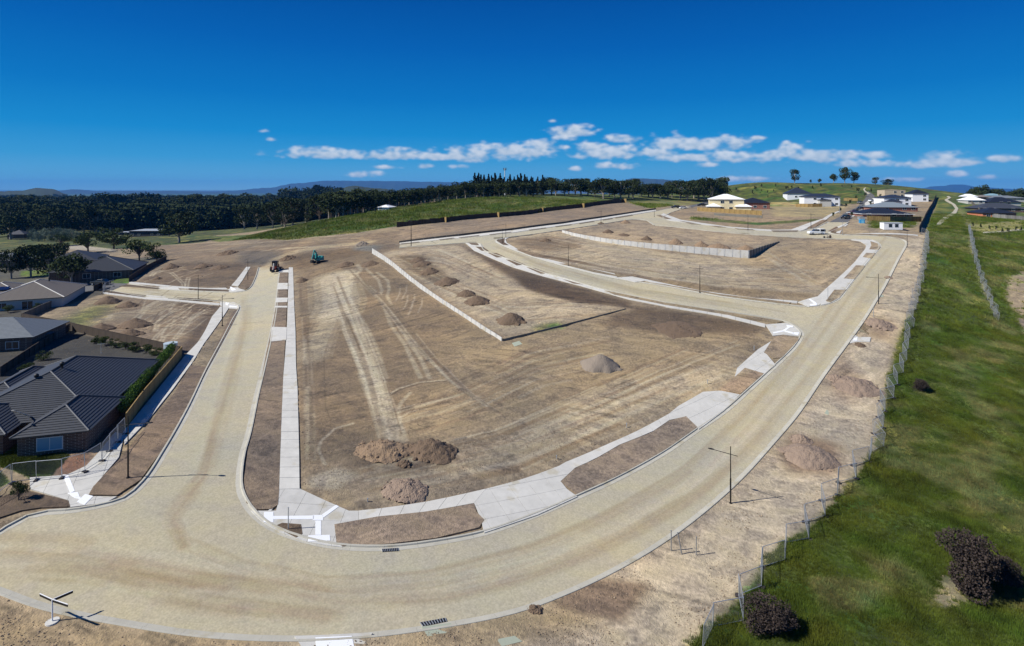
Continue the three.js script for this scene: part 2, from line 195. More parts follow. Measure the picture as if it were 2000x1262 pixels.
// concrete flatwork: corner pads, driveway crossings, strips [outline]
const PADS = [
  [[545, 958], [586, 957], [631, 978], [681, 1000], [700, 1000], [700, 1020], [653, 1027], [657, 1062], [669, 1071], [640, 1068], [600, 1061], [547, 1042], [510, 1020], [490, 1000], [539, 1000], [543, 985]],
  [[926, 985], [949, 957], [1014, 940], [1053, 927], [1092, 912], [1104, 905], [1123, 916], [1095, 942], [1108, 958], [1128, 972], [1050, 1008], [946, 1043], [938, 1012]],
  [[1305, 811], [1326, 794], [1373, 767], [1400, 765], [1410, 765], [1445, 772], [1415, 803], [1365, 840], [1340, 815], [1308, 822]], [[1435, 738], [1440, 720], [1480, 684], [1512, 664], [1495, 690], [1515, 714], [1492, 733], [1455, 720]],
  [[1495, 635], [1535, 632], [1553, 637], [1563, 648], [1564, 658], [1530, 655], [1510, 657]], [[1558, 591], [1580, 584], [1597, 580], [1612, 584], [1600, 597], [1580, 600]],
  [[1597, 580], [1630, 550], [1670, 512], [1690, 487], [1692, 480], [1680, 472], [1662, 469], [1670, 467], [1705, 470], [1716, 475], [1720, 482], [1713, 492], [1691, 517], [1669, 546], [1654, 566], [1639, 584], [1622, 593], [1604, 597]],
  [[58, 935], [130, 930], [168, 912], [193, 885], [225, 846], [243, 850], [232, 895], [182, 955], [172, 972], [228, 972], [205, 985], [137, 993], [134, 980], [58, 957]],
  [[531, 640], [560, 641], [559, 666], [527, 669]], [[543, 554], [562, 554], [562, 566], [541, 566.5]], [[539, 583], [562, 583], [561, 591], [538, 592]], [[537, 599], [561, 599], [561, 602], [536.5, 602]], [[545, 529], [564, 528], [564, 533], [544.5, 533]],
  [[432, 588], [445, 590.5], [456, 591], [467, 596], [470, 601], [463, 604], [437, 602], [428, 595]], [[440, 571], [450, 563], [463, 562], [480, 568], [460, 571.5]],
  [[311, 561], [345, 561], [352, 568], [308, 565]], [[286, 577], [322, 580.5], [330, 585.5], [284, 582]],
  [[908, 474.5], [926, 490], [960, 505], [1000, 522], [1060, 540], [1130, 558], [1180, 572], [1230, 586], [1300, 599.5], [1300, 590.5], [1180, 566], [1140, 555], [1072, 536], [1028, 520], [986, 504], [950, 491], [938, 476], [920, 474.5]],
  [[996, 463.5], [987, 468], [990, 475], [1012, 488], [1070, 507], [1120, 519], [1200, 535], [1208, 545], [1160, 535], [1090, 517], [1040, 502], [1004, 489], [980, 479], [969, 474], [968, 470], [978, 466]],
  [[1204, 543], [1235, 541], [1262, 549], [1240, 552]], [[780, 475], [900, 461.5], [1000, 450.5], [1100, 437.5], [1166, 427.5], [1230, 417.5], [1281, 410], [1281, 413], [1230, 421], [1166, 431.5], [1100, 441.5], [1000, 455.5], [900, 466], [781, 477]],
  [[1292, 425], [1288, 422], [1296, 417], [1308, 422], [1330, 430], [1370, 436], [1420, 443], [1470, 447], [1510, 449.5], [1545, 449], [1562, 452], [1507, 452], [1462, 449.5], [1400, 442.5], [1350, 437], [1310, 432]],
  [[1622, 452], [1637, 443], [1652, 437], [1657, 439], [1645, 448], [1640, 458], [1630, 458]], [[1545, 449], [1607, 428], [1640, 412], [1643, 413], [1612, 431], [1578, 446], [1563, 452]], [[1650, 458], [1793, 459.5], [1793, 461.5], [1650, 460]],
  [[1690, 396], [1706, 387], [1722, 386.5], [1700, 399], [1667, 424], [1664, 423]],
];
const FOOTPATHS = [
  ['straight concrete footpath beside the large central lot', [[545, 958], [549, 840], [553, 740], [557, 690], [560, 648], [562, 598], [564, 523]], [[585, 957], [584, 880], [581, 760], [578, 715], [577, 648], [574.5, 598], [572, 523]], 2.1],
  ['broken concrete footpath along the near curve of the central lot', [[700, 1000], [740, 996], [820, 985], [884, 972], [949, 957]], [[700, 1020], [736, 1012], [780, 1010], [832, 1002], [926, 985]], 2.1],
  ['dirt-edged concrete footpath leading to the right driveway apron', [[1104, 905], [1148, 887], [1190, 868], [1242, 845], [1305, 811]], [[1123, 916], [1161, 899], [1211, 870], [1274, 845], [1308, 822]], 2.1],
  ['concrete footpath running past the timber fence on the left', [[430, 600], [414, 619], [400, 648], [387, 669], [362, 695], [330, 735], [290, 785], [240, 846]], [[447, 602], [418, 645], [397, 674], [378, 706], [338, 761], [292, 819], [264, 848], [243, 870]], 2.4],
  ['short concrete footpath beside the far left lot', [[481, 522], [462, 547], [452, 558]], [[489, 522], [473, 549], [465, 560]], 2.4], ['thin concrete footpath on the far side of the left side street', [[252, 551], [345, 560], [400, 563.5], [441, 563]], [[252, 554], [345, 563], [400, 566], [445, 566]], 2.8], ['thin concrete footpath on the near side of the left side street', [[200, 571], [285, 582], [345, 586], [428, 593]], [[200, 574], [284, 585], [345, 589], [428, 597]], 2.8],
  ['narrow concrete footpath below the curving side road', [[1300, 597], [1405, 612.5], [1495, 634]], [[1300, 600.5], [1400, 616.5], [1495, 640]], 2.8], ['narrow concrete footpath above the curving side road', [[1235, 541], [1280, 550.5], [1367, 568.5], [1467, 582.5], [1558, 589]], [[1240, 545], [1280, 554], [1367, 572], [1467, 586], [1557, 593]], 2.8]];
const inPoly = (x, z, poly) => { let c = false; for (let i = 0, j = poly.length - 1; i < poly.length; j = i++) { const [xi, zi] = poly[i], [xj, zj] = poly[j]; if ((zi > z) !== (zj > z) && x < (xj - xi) * (z - zi) / (zj - zi) + xi) c = !c; } return c; };

// ---------- ground colours, painted in plan (soil, dust, wheel tracks, grass, shade over the near yard) ----------
const css = (h, a = 1) => `rgba(${h >> 16},${(h >> 8) & 255},${h & 255},${a})`;
const ZONES = [       // [outline in the picture, soil colour (near yard: shade painted in), soft edge in metres]
  [[[250, 520], [300, 480], [420, 474], [600, 470], [780, 452], [800, 480], [740, 500], [600, 525], [500, 525], [330, 545]], 0x8d775c, 1.5],
  [[[460, 490], [540, 492], [560, 505], [520, 520], [470, 515]], 0x6a6055, 1.5], [[[560, 500], [700, 485], [740, 495], [735, 520], [590, 530], [570, 525]], 0x7a6246, 1.5], [[[690, 478], [745, 480], [735, 492], [690, 490]], 0x77736a, 1],
  [[[268, 552], [330, 522], [480, 520], [487, 527], [462, 562], [300, 560]], 0x77624c, 1.2], [[[330, 515], [480, 515], [470, 528], [340, 530]], 0x6b5844, 1.5],
  [[[95, 640], [215, 582], [330, 586], [425, 594], [425, 610], [370, 690], [320, 672], [170, 655]], 0x937c61, 0.8], [[[330, 590], [432, 596], [372, 700], [340, 690], [400, 620]], 0x6c5744, 0.8],
  [[[582, 528], [725, 492], [980, 668], [1060, 690], [1000, 740], [860, 800], [700, 880], [590, 900]], 0x8d7658, 1.5],
  [[[582, 600], [640, 640], [640, 950], [588, 955]], 0x8a7356, 2], [[[880, 640], [980, 668], [1230, 610], [1500, 645], [1490, 680], [1330, 780], [1100, 890], [830, 940], [760, 870], [850, 760]], 0xa58c68, 3],
  [[[800, 905], [1100, 800], [1330, 720], [1440, 680], [1400, 760], [1200, 850], [1000, 930], [800, 975], [700, 960]], 0xb7a283, 2],
  [[[1235, 600], [1300, 606], [1500, 638], [1470, 655], [1330, 650], [1230, 628]], 0x6d5943, 1], [[[1200, 612], [1280, 615], [1330, 645], [1290, 655], [1230, 640], [1180, 640]], 0x75604a, 1],
  [[[740, 495], [900, 478], [1010, 540], [1225, 600], [985, 660], [850, 570]], 0xb6a183, 1], [[[895, 478], [920, 487], [1000, 524], [1110, 556], [1235, 592], [1230, 604], [1130, 590], [1040, 570], [1010, 552], [960, 520]], 0x6a5642, 0.8],
  [[[1010, 540], [1060, 548], [1130, 575], [1200, 594], [1140, 596], [1060, 575], [1020, 560]], 0x5b4836, 0.6], [[[770, 500], [830, 500], [880, 545], [860, 560], [800, 530]], 0x7b674f, 1],
  [[[995, 465], [1090, 452], [1290, 494], [1460, 506], [1530, 474], [1655, 470], [1690, 480], [1600, 575], [1500, 582], [1280, 548], [1080, 505], [1010, 485]], 0xb9a485, 1],
  [[[1000, 468], [1080, 462], [1140, 475], [1120, 490], [1050, 492], [1010, 480]], 0x937a5c, 1.5], [[[1030, 494], [1110, 505], [1270, 545], [1290, 554], [1180, 528], [1060, 505]], 0x7b644c, 0.7], [[[1280, 543], [1400, 560], [1580, 575], [1590, 582], [1460, 580], [1290, 556]], 0x98805f, 0.7],
  [[[1440, 505], [1560, 470], [1650, 471], [1680, 480], [1600, 560], [1500, 560]], 0xb59a74, 2],
  [[[1098, 448], [1240, 431], [1290, 440], [1500, 464], [1515, 470], [1460, 498], [1300, 490], [1180, 468]], 0xb39b7b, 1], [[[775, 450], [900, 430], [1218, 397], [1240, 405], [1278, 412], [1100, 436], [900, 459], [778, 472]], 0x9b8368, 1],
  [[[1300, 418], [1370, 408], [1500, 425], [1595, 430], [1590, 438], [1550, 448], [1400, 440]], 0xa38a6b, 1], [[[1500, 395], [1560, 395], [1660, 400], [1630, 425], [1510, 424]], 0xb5a06c, 1.5], [[[1640, 450], [1665, 425], [1800, 428], [1810, 460], [1650, 460]], 0xac9676, 1],
  [[[1770, 465], [1812, 460], [1795, 600], [1745, 680], [1715, 860], [1580, 1040], [1450, 1190], [1370, 1262], [1250, 1380], [600, 1380], [0, 1380], [-300, 1200], [-100, 1100], [100, 1195], [550, 1255], [1000, 1205], [1300, 1060], [1500, 880], [1700, 610]], 0xc9b597, 1],
  [[[-300, 1130], [0, 1165], [250, 1228], [560, 1256], [540, 1300], [-300, 1400]], 0xaa9068, 1.2], [[[720, 1250], [1000, 1205], [1120, 1160], [1250, 1150], [1150, 1230], [900, 1290], [720, 1290]], 0xab9168, 1.2],
  [[[1130, 1130], [1275, 1145], [1215, 1218], [1075, 1190]], 0x93795e, 0.4],
  [[[1640, 690], [1700, 760], [1640, 790], [1615, 750]], 0xa68d74, 1], [[[1545, 850], [1640, 870], [1640, 930], [1540, 925], [1520, 890]], 0x94795f, 0.8], [[[1690, 625], [1750, 625], [1740, 670], [1690, 660]], 0xa0886e, 1], [[[605, 935], [660, 915], [705, 925], [660, 960], [600, 955]], 0xb5a68c, 0.4],
  [[[690, 870], [790, 860], [890, 880], [880, 915], [800, 930], [690, 920], [670, 905]], 0x7d674e, 1], [[[110, 905], [170, 880], [178, 905], [150, 925], [110, 930]], 0x8e5f44, 0.5],
];
ZONES.push([[[-200, 700], [0, 640], [45, 625], [140, 648], [352, 700], [250, 835], [160, 890], [0, 860], [-200, 850]], 0x45413a, 0.5], [[[-300, 610], [0, 583], [120, 560], [200, 545], [255, 545], [200, 575], [120, 600], [40, 628], [-200, 690]], 0x524d42, 0.5], [[[-300, 520], [320, 500], [325, 512], [250, 552], [-300, 600]], 0x5e5a4a, 1], [[[110, 478], [215, 478], [230, 492], [110, 486]], 0xb3a894, 0.8]);  // first zone: yard soil and mulch, darkened to paint in fence and house shade
const GRASS = [       // [outline, tone, soft edge]: living grass
  [[[2400, 340], [1812, 376], [1830, 392], [1815, 440], [1805, 520], [1790, 600], [1758, 660], [1735, 760], [1715, 880], [1610, 1010], [1520, 1080], [1440, 1180], [1360, 1262], [1200, 1420], [2500, 1420]], 0x4d5c1f, 0.5],
  [[[400, 462], [640, 430], [850, 395], [1000, 378], [1130, 372], [1222, 390], [1140, 402], [900, 430], [780, 442], [700, 455], [560, 470], [430, 473]], 0x4d5d22, 0.6],
  [[[-400, 380], [420, 380], [640, 428], [420, 460], [400, 473], [300, 480], [215, 486], [150, 478], [100, 482], [60, 500], [-400, 530]], 0x434d20, 1], [[[1220, 392], [1350, 352], [1480, 340], [1800, 345], [1812, 380], [1700, 386], [1640, 392], [1500, 392], [1390, 384], [1300, 392]], 0x4c581c, 1],
  [[[0, 858], [80, 880], [95, 873], [135, 892], [100, 930], [60, 936], [0, 912]], 0x4b661f, 0.1], [[[-90, 900], [0, 925], [20, 945], [-80, 990]], 0x4b661f, 0.1], [[[215, 545], [255, 543], [252, 552], [220, 560]], 0x55701f, 0.3], [[[40, 530], [110, 528], [100, 541], [40, 541]], 0x55701f, 0.3],
  [[[95, 640], [200, 590], [215, 600], [150, 650]], 0x66703a, 2.5], [[[1700, 447], [1780, 445], [1800, 425], [1700, 428]], 0x566030, 1], [[[1350, 425], [1480, 436], [1600, 428], [1600, 432], [1480, 441], [1350, 430]], 0x5a6030, 0.6], [[[1225, 395], [1300, 392], [1390, 383], [1400, 390], [1350, 400], [1270, 408]], 0x858050, 1.5],
  [[[38, 640], [70, 640], [110, 660], [60, 670]], 0x5a7a20, 0.5], [[[1040, 640], [1090, 630], [1100, 640], [1050, 650]], 0x6a7040, 1],
];
const PATCH = [       // bare or dry patches inside the grass
  [[[1890, 440], [2000, 430], [2000, 452], [1910, 458]], 0x9a944a, 1], [[[1960, 545], [2000, 530], [2100, 600], [1990, 620], [1965, 590]], 0xb39c78, 0.6], [[[1985, 620], [2100, 610], [2100, 720], [2000, 660]], 0xab9377, 0.4], [[[1850, 1130], [1900, 1150], [1890, 1190], [1850, 1195], [1800, 1170]], 0xa59670, 0.6], [[[1895, 425], [1905, 520], [1930, 560], [1955, 620], [1948, 632], [1915, 560], [1890, 480]], 0x9c9868, 0.4],
  [[[1875, 398], [1900, 440], [1890, 450], [1870, 410]], 0x958a55, 1],
];
const TRACKS = [];    // [polyline, colour, alpha, width m]
const z1 = (l) => l.map(([x, y]) => [580 + x * 0.21, 480 + y * 0.21]), z2 = (l) => l.map(([x, y]) => [580 + x * 0.21, 700 + y * 0.21]);
const dusty = 0xc4b597, dark = 0x5e4b38;
for (const o of [0, 13]) TRACKS.push([z1([[450 + o * 4, 350], [430 + o * 4, 450], [480 + o * 4, 600], [600 + o * 4, 800], [680 + o * 4.5, 1000], [740 + o * 5, 1238]]).concat(z2([[600 + o * 10, 150], [680 + o * 10, 350], [800 + o * 9, 520], [800 + o * 11, 640], [880 + o * 8, 770]])), dusty, 0.75, 1.1]);
for (const o of [0, 17]) TRACKS.push([z1([[640 + o * 6, 220 + o * 2], [760 + o * 5, 330], [790 + o * 4, 420], [770 + o * 4, 470], [830 + o * 4, 620], [870 + o * 4, 740], [1000 + o * 3, 920], [1060 + o * 5, 1050], [1150 + o * 5, 1238]]), dusty, 0.6, 0.7]);
TRACKS.push([z1([[380, 600], [300, 700], [200, 900], [150, 1040]]), dusty, 0.6, 4.5], [z1([[330, 300], [360, 420], [380, 560], [340, 640]]), 0xc9bda3, 0.75, 9], [z1([[480, 260], [420, 350], [400, 500]]), dusty, 0.5, 5], [z1([[560, 180], [600, 230], [560, 260], [470, 330]]), dusty, 0.6, 1]);
TRACKS.push([z2([[520, 620], [350, 670], [220, 790], [200, 870], [260, 1000]]), dusty, 0.8, 0.35], [z2([[1390, 220], [1150, 240], [960, 300], [830, 380], [780, 470]]), dark, 0.55, 0.3], [z2([[1390, 212], [1150, 230], [950, 288], [820, 370]]), dusty, 0.7, 0.35], [z2([[1300, 405], [1100, 440], [960, 480]]), dusty, 0.8, 0.4], [z2([[1200, 480], [1050, 510], [960, 560]]), dusty, 0.8, 0.4], [z2([[1050, 330], [960, 430], [940, 520], [960, 640], [1000, 720]]), dusty, 0.7, 0.5], [z2([[250, 0], [260, 300], [265, 470], [320, 600]]), dark, 0.5, 0.12]);
for (const [x, y] of [[1020, 370], [960, 390], [1095, 460], [1165, 500], [1075, 520], [1030, 470]]) TRACKS.push([z1([[x, y], [x - 5, y + 60], [x - 40, y + 130]]), dusty, 0.45, 0.35]);
seed(5);
function streaks(line, spread, n, cols, wmin, wmax, amin, amax, lenFrac = 0.5, vk = 0.5) {
  for (let i = 0; i < n; i++) {
    const a = rnd() * (1 - lenFrac * 0.6), b = Math.min(1, a + lenFrac * (0.3 + rnd() * 0.9)), off = (rnd() * 2 - 1) * spread, out = [];
    for (let k = 0; k <= 10; k++) { const t = mix(a, b, k / 10) * (line.length - 1), j = Math.min(line.length - 2, Math.floor(t)), f = t - j; out.push([mix(line[j][0], line[j + 1][0], f) + off * 0.35, mix(line[j][1], line[j + 1][1], f) + off * vk + Math.sin(k * 0.7 + i) * 0.6]); }
    TRACKS.push([out, cols[i % cols.length], mix(amin, amax, rnd()), mix(wmin, wmax, rnd())]);
  }
}
streaks([[700, 950], [850, 915], [1000, 880], [1150, 815], [1300, 750], [1450, 690]], 55, 110, [dusty, 0x8a7152, 0xc2b18f, dusty, 0x9a7f5a], 0.25, 0.8, 0.2, 0.6, 0.45, 0.8);
streaks([[760, 830], [900, 790], [1050, 720], [1200, 690]], 45, 60, [0x7e674c, dusty, 0x8c7355], 0.2, 0.7, 0.15, 0.45, 0.5, 0.9);
streaks([[1000, 560], [860, 500], [780, 490]], 25, 30, [dusty, 0x8c7355], 0.3, 1, 0.2, 0.5, 0.6, 0.8); streaks([[1020, 478], [1200, 510], [1400, 540], [1590, 545]], 30, 60, [dusty, 0x9a8160, 0xc5b59a], 0.3, 1.4, 0.15, 0.45, 0.5, 0.8);
streaks([[1480, 490], [1560, 540], [1600, 560]], 40, 24, [0xa88c66, dusty], 0.4, 1.5, 0.2, 0.4, 0.7, 0.6); streaks([[800, 455], [1000, 430], [1220, 405]], 11, 30, [0x8b745b, 0xb09a80], 0.5, 1.5, 0.2, 0.4, 0.4, 0.8);
streaks([[330, 490], [450, 485], [600, 475], [720, 470]], 14, 40, [dusty, 0x6a5642, 0xa08764], 0.5, 2, 0.2, 0.55, 0.4, 0.9); TRACKS.push([[[527, 522], [545, 505], [580, 492], [640, 482], [720, 474]], 0xb8a27c, 0.85, 4.5]);
streaks([[650, 540], [690, 640], [730, 740], [765, 860]], 70, 60, [dusty, 0x7a644a, dusty, 0xc9bca0], 0.18, 0.6, 0.25, 0.6, 0.6, 0.05); streaks([[690, 530], [760, 600], [830, 690], [900, 760], [960, 800]], 60, 60, [dusty, 0x6f5a42, 0x7d664a], 0.18, 0.6, 0.2, 0.55, 0.5, 0.2); streaks([[590, 540], [600, 700], [605, 900]], 25, 40, [0x6f5b45, 0x7a644c, dusty], 0.2, 0.7, 0.2, 0.45, 0.3, 0.02); streaks([[770, 505], [900, 570], [1000, 610], [1150, 600]], 40, 50, [0xc8bb9d, 0x8c7355, 0xa08864], 0.2, 0.7, 0.2, 0.5, 0.4, 0.5);
{ // wheel tracks on the two vacant lots by the left street
  const q = (l) => l.map(([x, y]) => [200 + x * 0.21, 480 + y * 0.21]);
  for (const o of [0, 28]) { TRACKS.push([q([[480 + o, 800], [500 + o, 720], [560 + o, 660], [700 + o, 600], [820, 575 + o * 0.4]]), dusty, 0.8, 0.45], [q([[40 + o, 690], [60 + o, 650], [150 + o, 625], [400, 600 + o], [640, 560 + o]]), dusty, 0.7, 0.5], [q([[620 + o, 250], [690 + o, 310], [740 + o, 360], [745 + o, 420]]), dusty, 0.7, 0.4], [q([[815 - o, 300], [800 - o, 350], [790 - o, 420]]), dusty, 0.7, 0.45], [q([[440 + o, 290], [470 + o, 250], [560 + o, 240]]), dusty, 0.7, 0.5], [q([[450 + o, 890], [560 + o, 780], [700, 690 + o], [1000, 590 + o]]), dusty, 0.75, 0.4], [q([[530 + o, 900], [560 + o, 850], [650 + o, 830], [740 + o, 825]]), dusty, 0.7, 0.4], [q([[640 + o, 890], [720 + o, 800], [800 + o, 700], [860 + o, 640], [1030, 600 + o]]), dusty, 0.7, 0.4], [q([[290 + o, 690], [420 + o, 560], [500 + o, 520], [560, 510]]), dusty, 0.7, 0.8]); }
  for (let i = 0; i < 40; i++) { const x = 330 + rnd() * 560, y = 170 + rnd() * 130; TRACKS.push([q([[x, y + 60], [x + 60 + 90 * rnd(), y + 20 + 30 * rnd()], [x + 200, y - 10 + 50 * rnd()]]), i % 2 ? dusty : 0x5d4a38, 0.5, 0.4]); }
  for (let i = 0; i < 46; i++) { const x = 250 + rnd() * 600, y = 560 + rnd() * 300; TRACKS.push([q([[x, y], [x + 120 * rnd() + 40, y - 60 - 60 * rnd()], [x + 260, y - 120 - 60 * rnd()]]), rnd() < 0.6 ? dusty : dark, 0.5, 0.35]); }
  TRACKS.push([q([[0, 690], [200, 650], [420, 620], [560, 560], [600, 520]]), 0xb7a27f, 0.5, 5]);
}
{ // dust streaks along the made road
  const mainLine = [[480, 560], [478, 640], [455, 720], [425, 830], [395, 930], [330, 1010], [360, 1070], [480, 1120], [650, 1160], [850, 1145], [1050, 1095], [1200, 1030], [1350, 945], [1470, 830], [1560, 720], [1640, 610], [1700, 530], [1740, 485]];
  streaks(mainLine.slice(0, 7), 30, 70, [0xae9873, 0xd2c6a6, 0xab9470, 0xd4c9aa], 0.3, 1.4, 0.1, 0.3, 0.35, 0.3); streaks(mainLine.slice(6), 42, 130, [0xb39d78, 0xd4c8a8, 0xb9a580, 0xc0b89e], 0.2, 0.9, 0.12, 0.34, 0.35, 0.75);
  streaks([[-50, 1090], [150, 1100], [400, 1150], [650, 1180]], 50, 50, [0xa78f69, 0xd2c6a6, 0xb09974], 0.3, 1.3, 0.12, 0.32, 0.4, 0.9); streaks([[960, 480], [1060, 520], [1250, 570], [1400, 592], [1560, 620]], 8, 50, [0xa8936e, 0xc8bb9b, 0xaea58c], 0.3, 1, 0.15, 0.4, 0.4, 0.8);
  streaks([[240, 563], [330, 574], [450, 580]], 5, 20, [0xa8936e, 0xc8bb9b], 0.3, 1, 0.2, 0.5, 0.5, 0.8);
}
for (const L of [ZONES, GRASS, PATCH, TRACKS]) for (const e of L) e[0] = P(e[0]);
const VP = VERGES.map(([o, c]) => [P(o), c]), PP = PADS.map(P);
const TILES = [{ x0: -108, x1: 108, z0: 12, z1: 112, w: 2048, h: 948 }, { x0: -172, x1: 172, z0: 112, z1: 184, w: 2048, h: 430 }, { x0: -320, x1: 320, z0: 184, z1: 340, w: 2048, h: 500 }, { x0: -1500, x1: 1500, z0: 340, z1: 3200, w: 1400, h: 1300 }];
const roadGrey = 0xcabf9f;
TILES.forEach((T, ti) => {
  const sx = T.w / (T.x1 - T.x0), sz = T.h / (T.z1 - T.z0), px = ([X, Z]) => [(X - T.x0) * sx, (Z - T.z0) * sz];
  const cv = document.createElement('canvas'); cv.width = T.w; cv.height = T.h; const c = cv.getContext('2d');
  const gm = document.createElement('canvas'); gm.width = T.w; gm.height = T.h; const g = gm.getContext('2d');
  const trace = (k, pts) => { k.beginPath(); pts.forEach((p, i) => { const q = px(p); i ? k.lineTo(q[0], q[1]) : k.moveTo(q[0], q[1]); }); };
  const soft = (k, m) => { const r = m * sx; k.filter = r > 0.6 ? `blur(${r.toFixed(1)}px)` : 'none'; };
  const near = (pts) => pts.some(([X, Z]) => Z > T.z0 - 40 && Z < T.z1 + 60);
  c.fillStyle = css(ti === 3 ? 0x454f22 : 0xa08a6c); c.fillRect(0, 0, T.w, T.h); g.fillStyle = ti === 3 ? '#fff' : '#000'; g.fillRect(0, 0, T.w, T.h);
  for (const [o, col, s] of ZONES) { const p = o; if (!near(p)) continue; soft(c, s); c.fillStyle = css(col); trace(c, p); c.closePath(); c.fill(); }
  for (const [o, col, s] of GRASS) { const p = o; if (!near(p)) continue; soft(c, s); c.fillStyle = css(col); trace(c, p); c.closePath(); c.fill(); soft(g, s); g.fillStyle = '#fff'; trace(g, p); g.closePath(); g.fill(); }
  for (const [o, col, s] of PATCH) { const p = o; if (!near(p)) continue; soft(c, s); c.fillStyle = css(col); trace(c, p); c.closePath(); c.fill(); soft(g, s); g.fillStyle = '#444'; trace(g, p); g.closePath(); g.fill(); }
  c.filter = 'none'; g.filter = 'none';
  c.fillStyle = css(roadGrey); trace(c, ROADS.main); c.closePath(); for (const b of BLOCKS) b.forEach((p, i) => { const q = px(p); i ? c.lineTo(q[0], q[1]) : c.moveTo(q[0], q[1]); }); c.fill('evenodd');
  for (const [p, col] of VP) { if (!near(p)) continue; c.fillStyle = css(col); trace(c, p); c.closePath(); c.fill(); }
  const rm = document.createElement('canvas'); rm.width = T.w; rm.height = T.h; const rk = rm.getContext('2d'); rk.fillStyle = '#fff'; trace(rk, ROADS.main); rk.closePath(); for (const b of BLOCKS) b.forEach((p, i) => { const q = px(p); i ? rk.lineTo(q[0], q[1]) : rk.moveTo(q[0], q[1]); }); rk.fill('evenodd'); const RD = rk.getImageData(0, 0, T.w, T.h).data;
  c.lineCap = 'round'; c.lineJoin = 'round';
  for (const [p, col, al, w] of TRACKS) { if (!near(p)) continue; for (const [kw, ka] of [[1.5, 0.3], [1.15, 0.35], [0.75, 0.5]]) { c.strokeStyle = css(col, al * ka); c.lineWidth = Math.max(0.7, w * sx * kw); trace(c, p); c.stroke(); } }
  c.filter = 'none';
  const im = c.getImageData(0, 0, T.w, T.h), D = im.data, GD = g.getImageData(0, 0, T.w, T.h).data, mask = new Uint8Array(T.w * T.h);
  for (let y = 0, o = 0; y < T.h; y++) for (let x = 0; x < T.w; x++, o += 4) {
    const X = T.x0 + (x + 0.5) / sx, Z = T.z0 + (y + 0.5) / sz, wx = X + (fbm(X / 3, Z / 3, 2, 1) - 0.5) * 2.5;
    const big = fbm(X / 11, Z / 11, 3, 20) - 0.5, mid = fbm(wx / 1.9, Z / 1.4, 3, 24) - 0.5, fine = vnoise(X * 4.1, Z * 4.1, 30) - 0.5, gr = hash(x, y, 3) - 0.5;
    const gm0 = GD[o] / 255, gk = sstep(0.3, 0.7, gm0 + (gm0 > 0.03 && gm0 < 0.97 ? mid * 1.1 + fine * 0.5 : 0)); mask[o >> 2] = gk * 255;
    if (gk < 0.5) { const lm = D[o] * 0.3 + D[o + 1] * 0.55 + D[o + 2] * 0.15; D[o] = mix(lm, D[o], 0.8) * 0.955; D[o + 1] = mix(lm, D[o + 1], 0.8) * 0.965; D[o + 2] = mix(lm, D[o + 2], 0.8) * 0.955;
      const made = RD[o + 3] > 128 ? 0.22 : 1, spot = sstep(0.14, 0.32, mid + fine * 0.4) * (made < 1 ? 0.03 : 0.16), dk = sstep(0.42, 0.58, fbm(X / 16 + 7, Z / 16, 2, 141)), an = X * 0.8 + Z * 0.6, ac = Z * 0.8 - X * 0.6, bn = X * 0.96 - Z * 0.28, bc = Z * 0.96 + X * 0.28, smear = made < 1 ? 0 : mix(fbm(an / 3.5 + mid * 2, ac / 0.6, 4, 140), fbm(bn / 3.5 + mid * 2, bc / 0.6, 4, 142), dk), crack = made < 1 ? 0 : sstep(0.56, 0.78, smear) * (0.05 + 0.16 * sstep(-0.05, 0.15, big)) - sstep(0.44, 0.28, smear) * 0.1, m = 1 + made * (big * 0.34 + mid * 0.42 + fine * 0.26) + gr * 0.13 - spot - crack;
      D[o] *= m * (1 + big * 0.05); D[o + 1] *= m; D[o + 2] *= m * (1 - big * 0.1 - mid * 0.08);
    } else {
      const dry = sstep(0.0, 0.22, fbm(X / 6 + 40, Z / 4.5, 4, 50) - 0.5) * 0.6, lush = sstep(0.06, 0.22, fbm(X / 9 - 10, Z / 7, 3, 55) - 0.5), m = 1 + big * 0.3 + mid * 0.75 + fine * 0.4 + gr * 0.25;
      D[o] = mix(D[o] * (1 - lush * 0.3), 0x8f, dry) * m; D[o + 1] = mix(D[o + 1] * (1 - lush * 0.06), 0x83, dry) * m; D[o + 2] = mix(D[o + 2] * (1 - lush * 0.25), 0x40, dry) * m;
    }
  }
  T.mask = mask;
  const tex = new THREE.DataTexture(new Uint8Array(D.buffer, D.byteOffset, D.byteLength), T.w, T.h); tex.colorSpace = THREE.SRGBColorSpace; tex.magFilter = THREE.LinearFilter; tex.minFilter = THREE.LinearMipmapLinearFilter; tex.needsUpdate = true;
  // plan metres as uv: the texture's own transform brings them to this sheet
  tex.repeat.set(1 / (T.x1 - T.x0), 1 / (T.z1 - T.z0)); tex.offset.set(-T.x0 / (T.x1 - T.x0), -T.z0 / (T.z1 - T.z0));
  T.soil = std(0xe6e3e0, 0.95, { map: tex, bumpMap: clodBump, bumpScale: ti === 0 ? 0.10 : 0.14 });
  T.road = std(0xe6e3e0, 0.95, { map: tex, bumpMap: grainBump, bumpScale: 0.012 });
});
const grassAt = (X, Z) => { const T = TILES.find((t) => Z < t.z1); if (!T || X < T.x0 || X > T.x1) return 1; return T.mask[Math.floor((Z - T.z0) / (T.z1 - T.z0) * T.h) * T.w + Math.floor((X - T.x0) / (T.x1 - T.x0) * T.w)] / 255; };
const hardPolys = [...PP, ...VP.map((v) => v[0]), STREET, LANE, OLD_STREET, ...FOOTPATHS.map((f) => [...P(f[1]), ...P(f[2]).reverse()])].map((p) => ({ p, x0: Math.min(...p.map((q) => q[0])) - 1.5, x1: Math.max(...p.map((q) => q[0])) + 1.5, z0: Math.min(...p.map((q) => q[1])) - 1.5, z1: Math.max(...p.map((q) => q[1])) + 1.5 }));
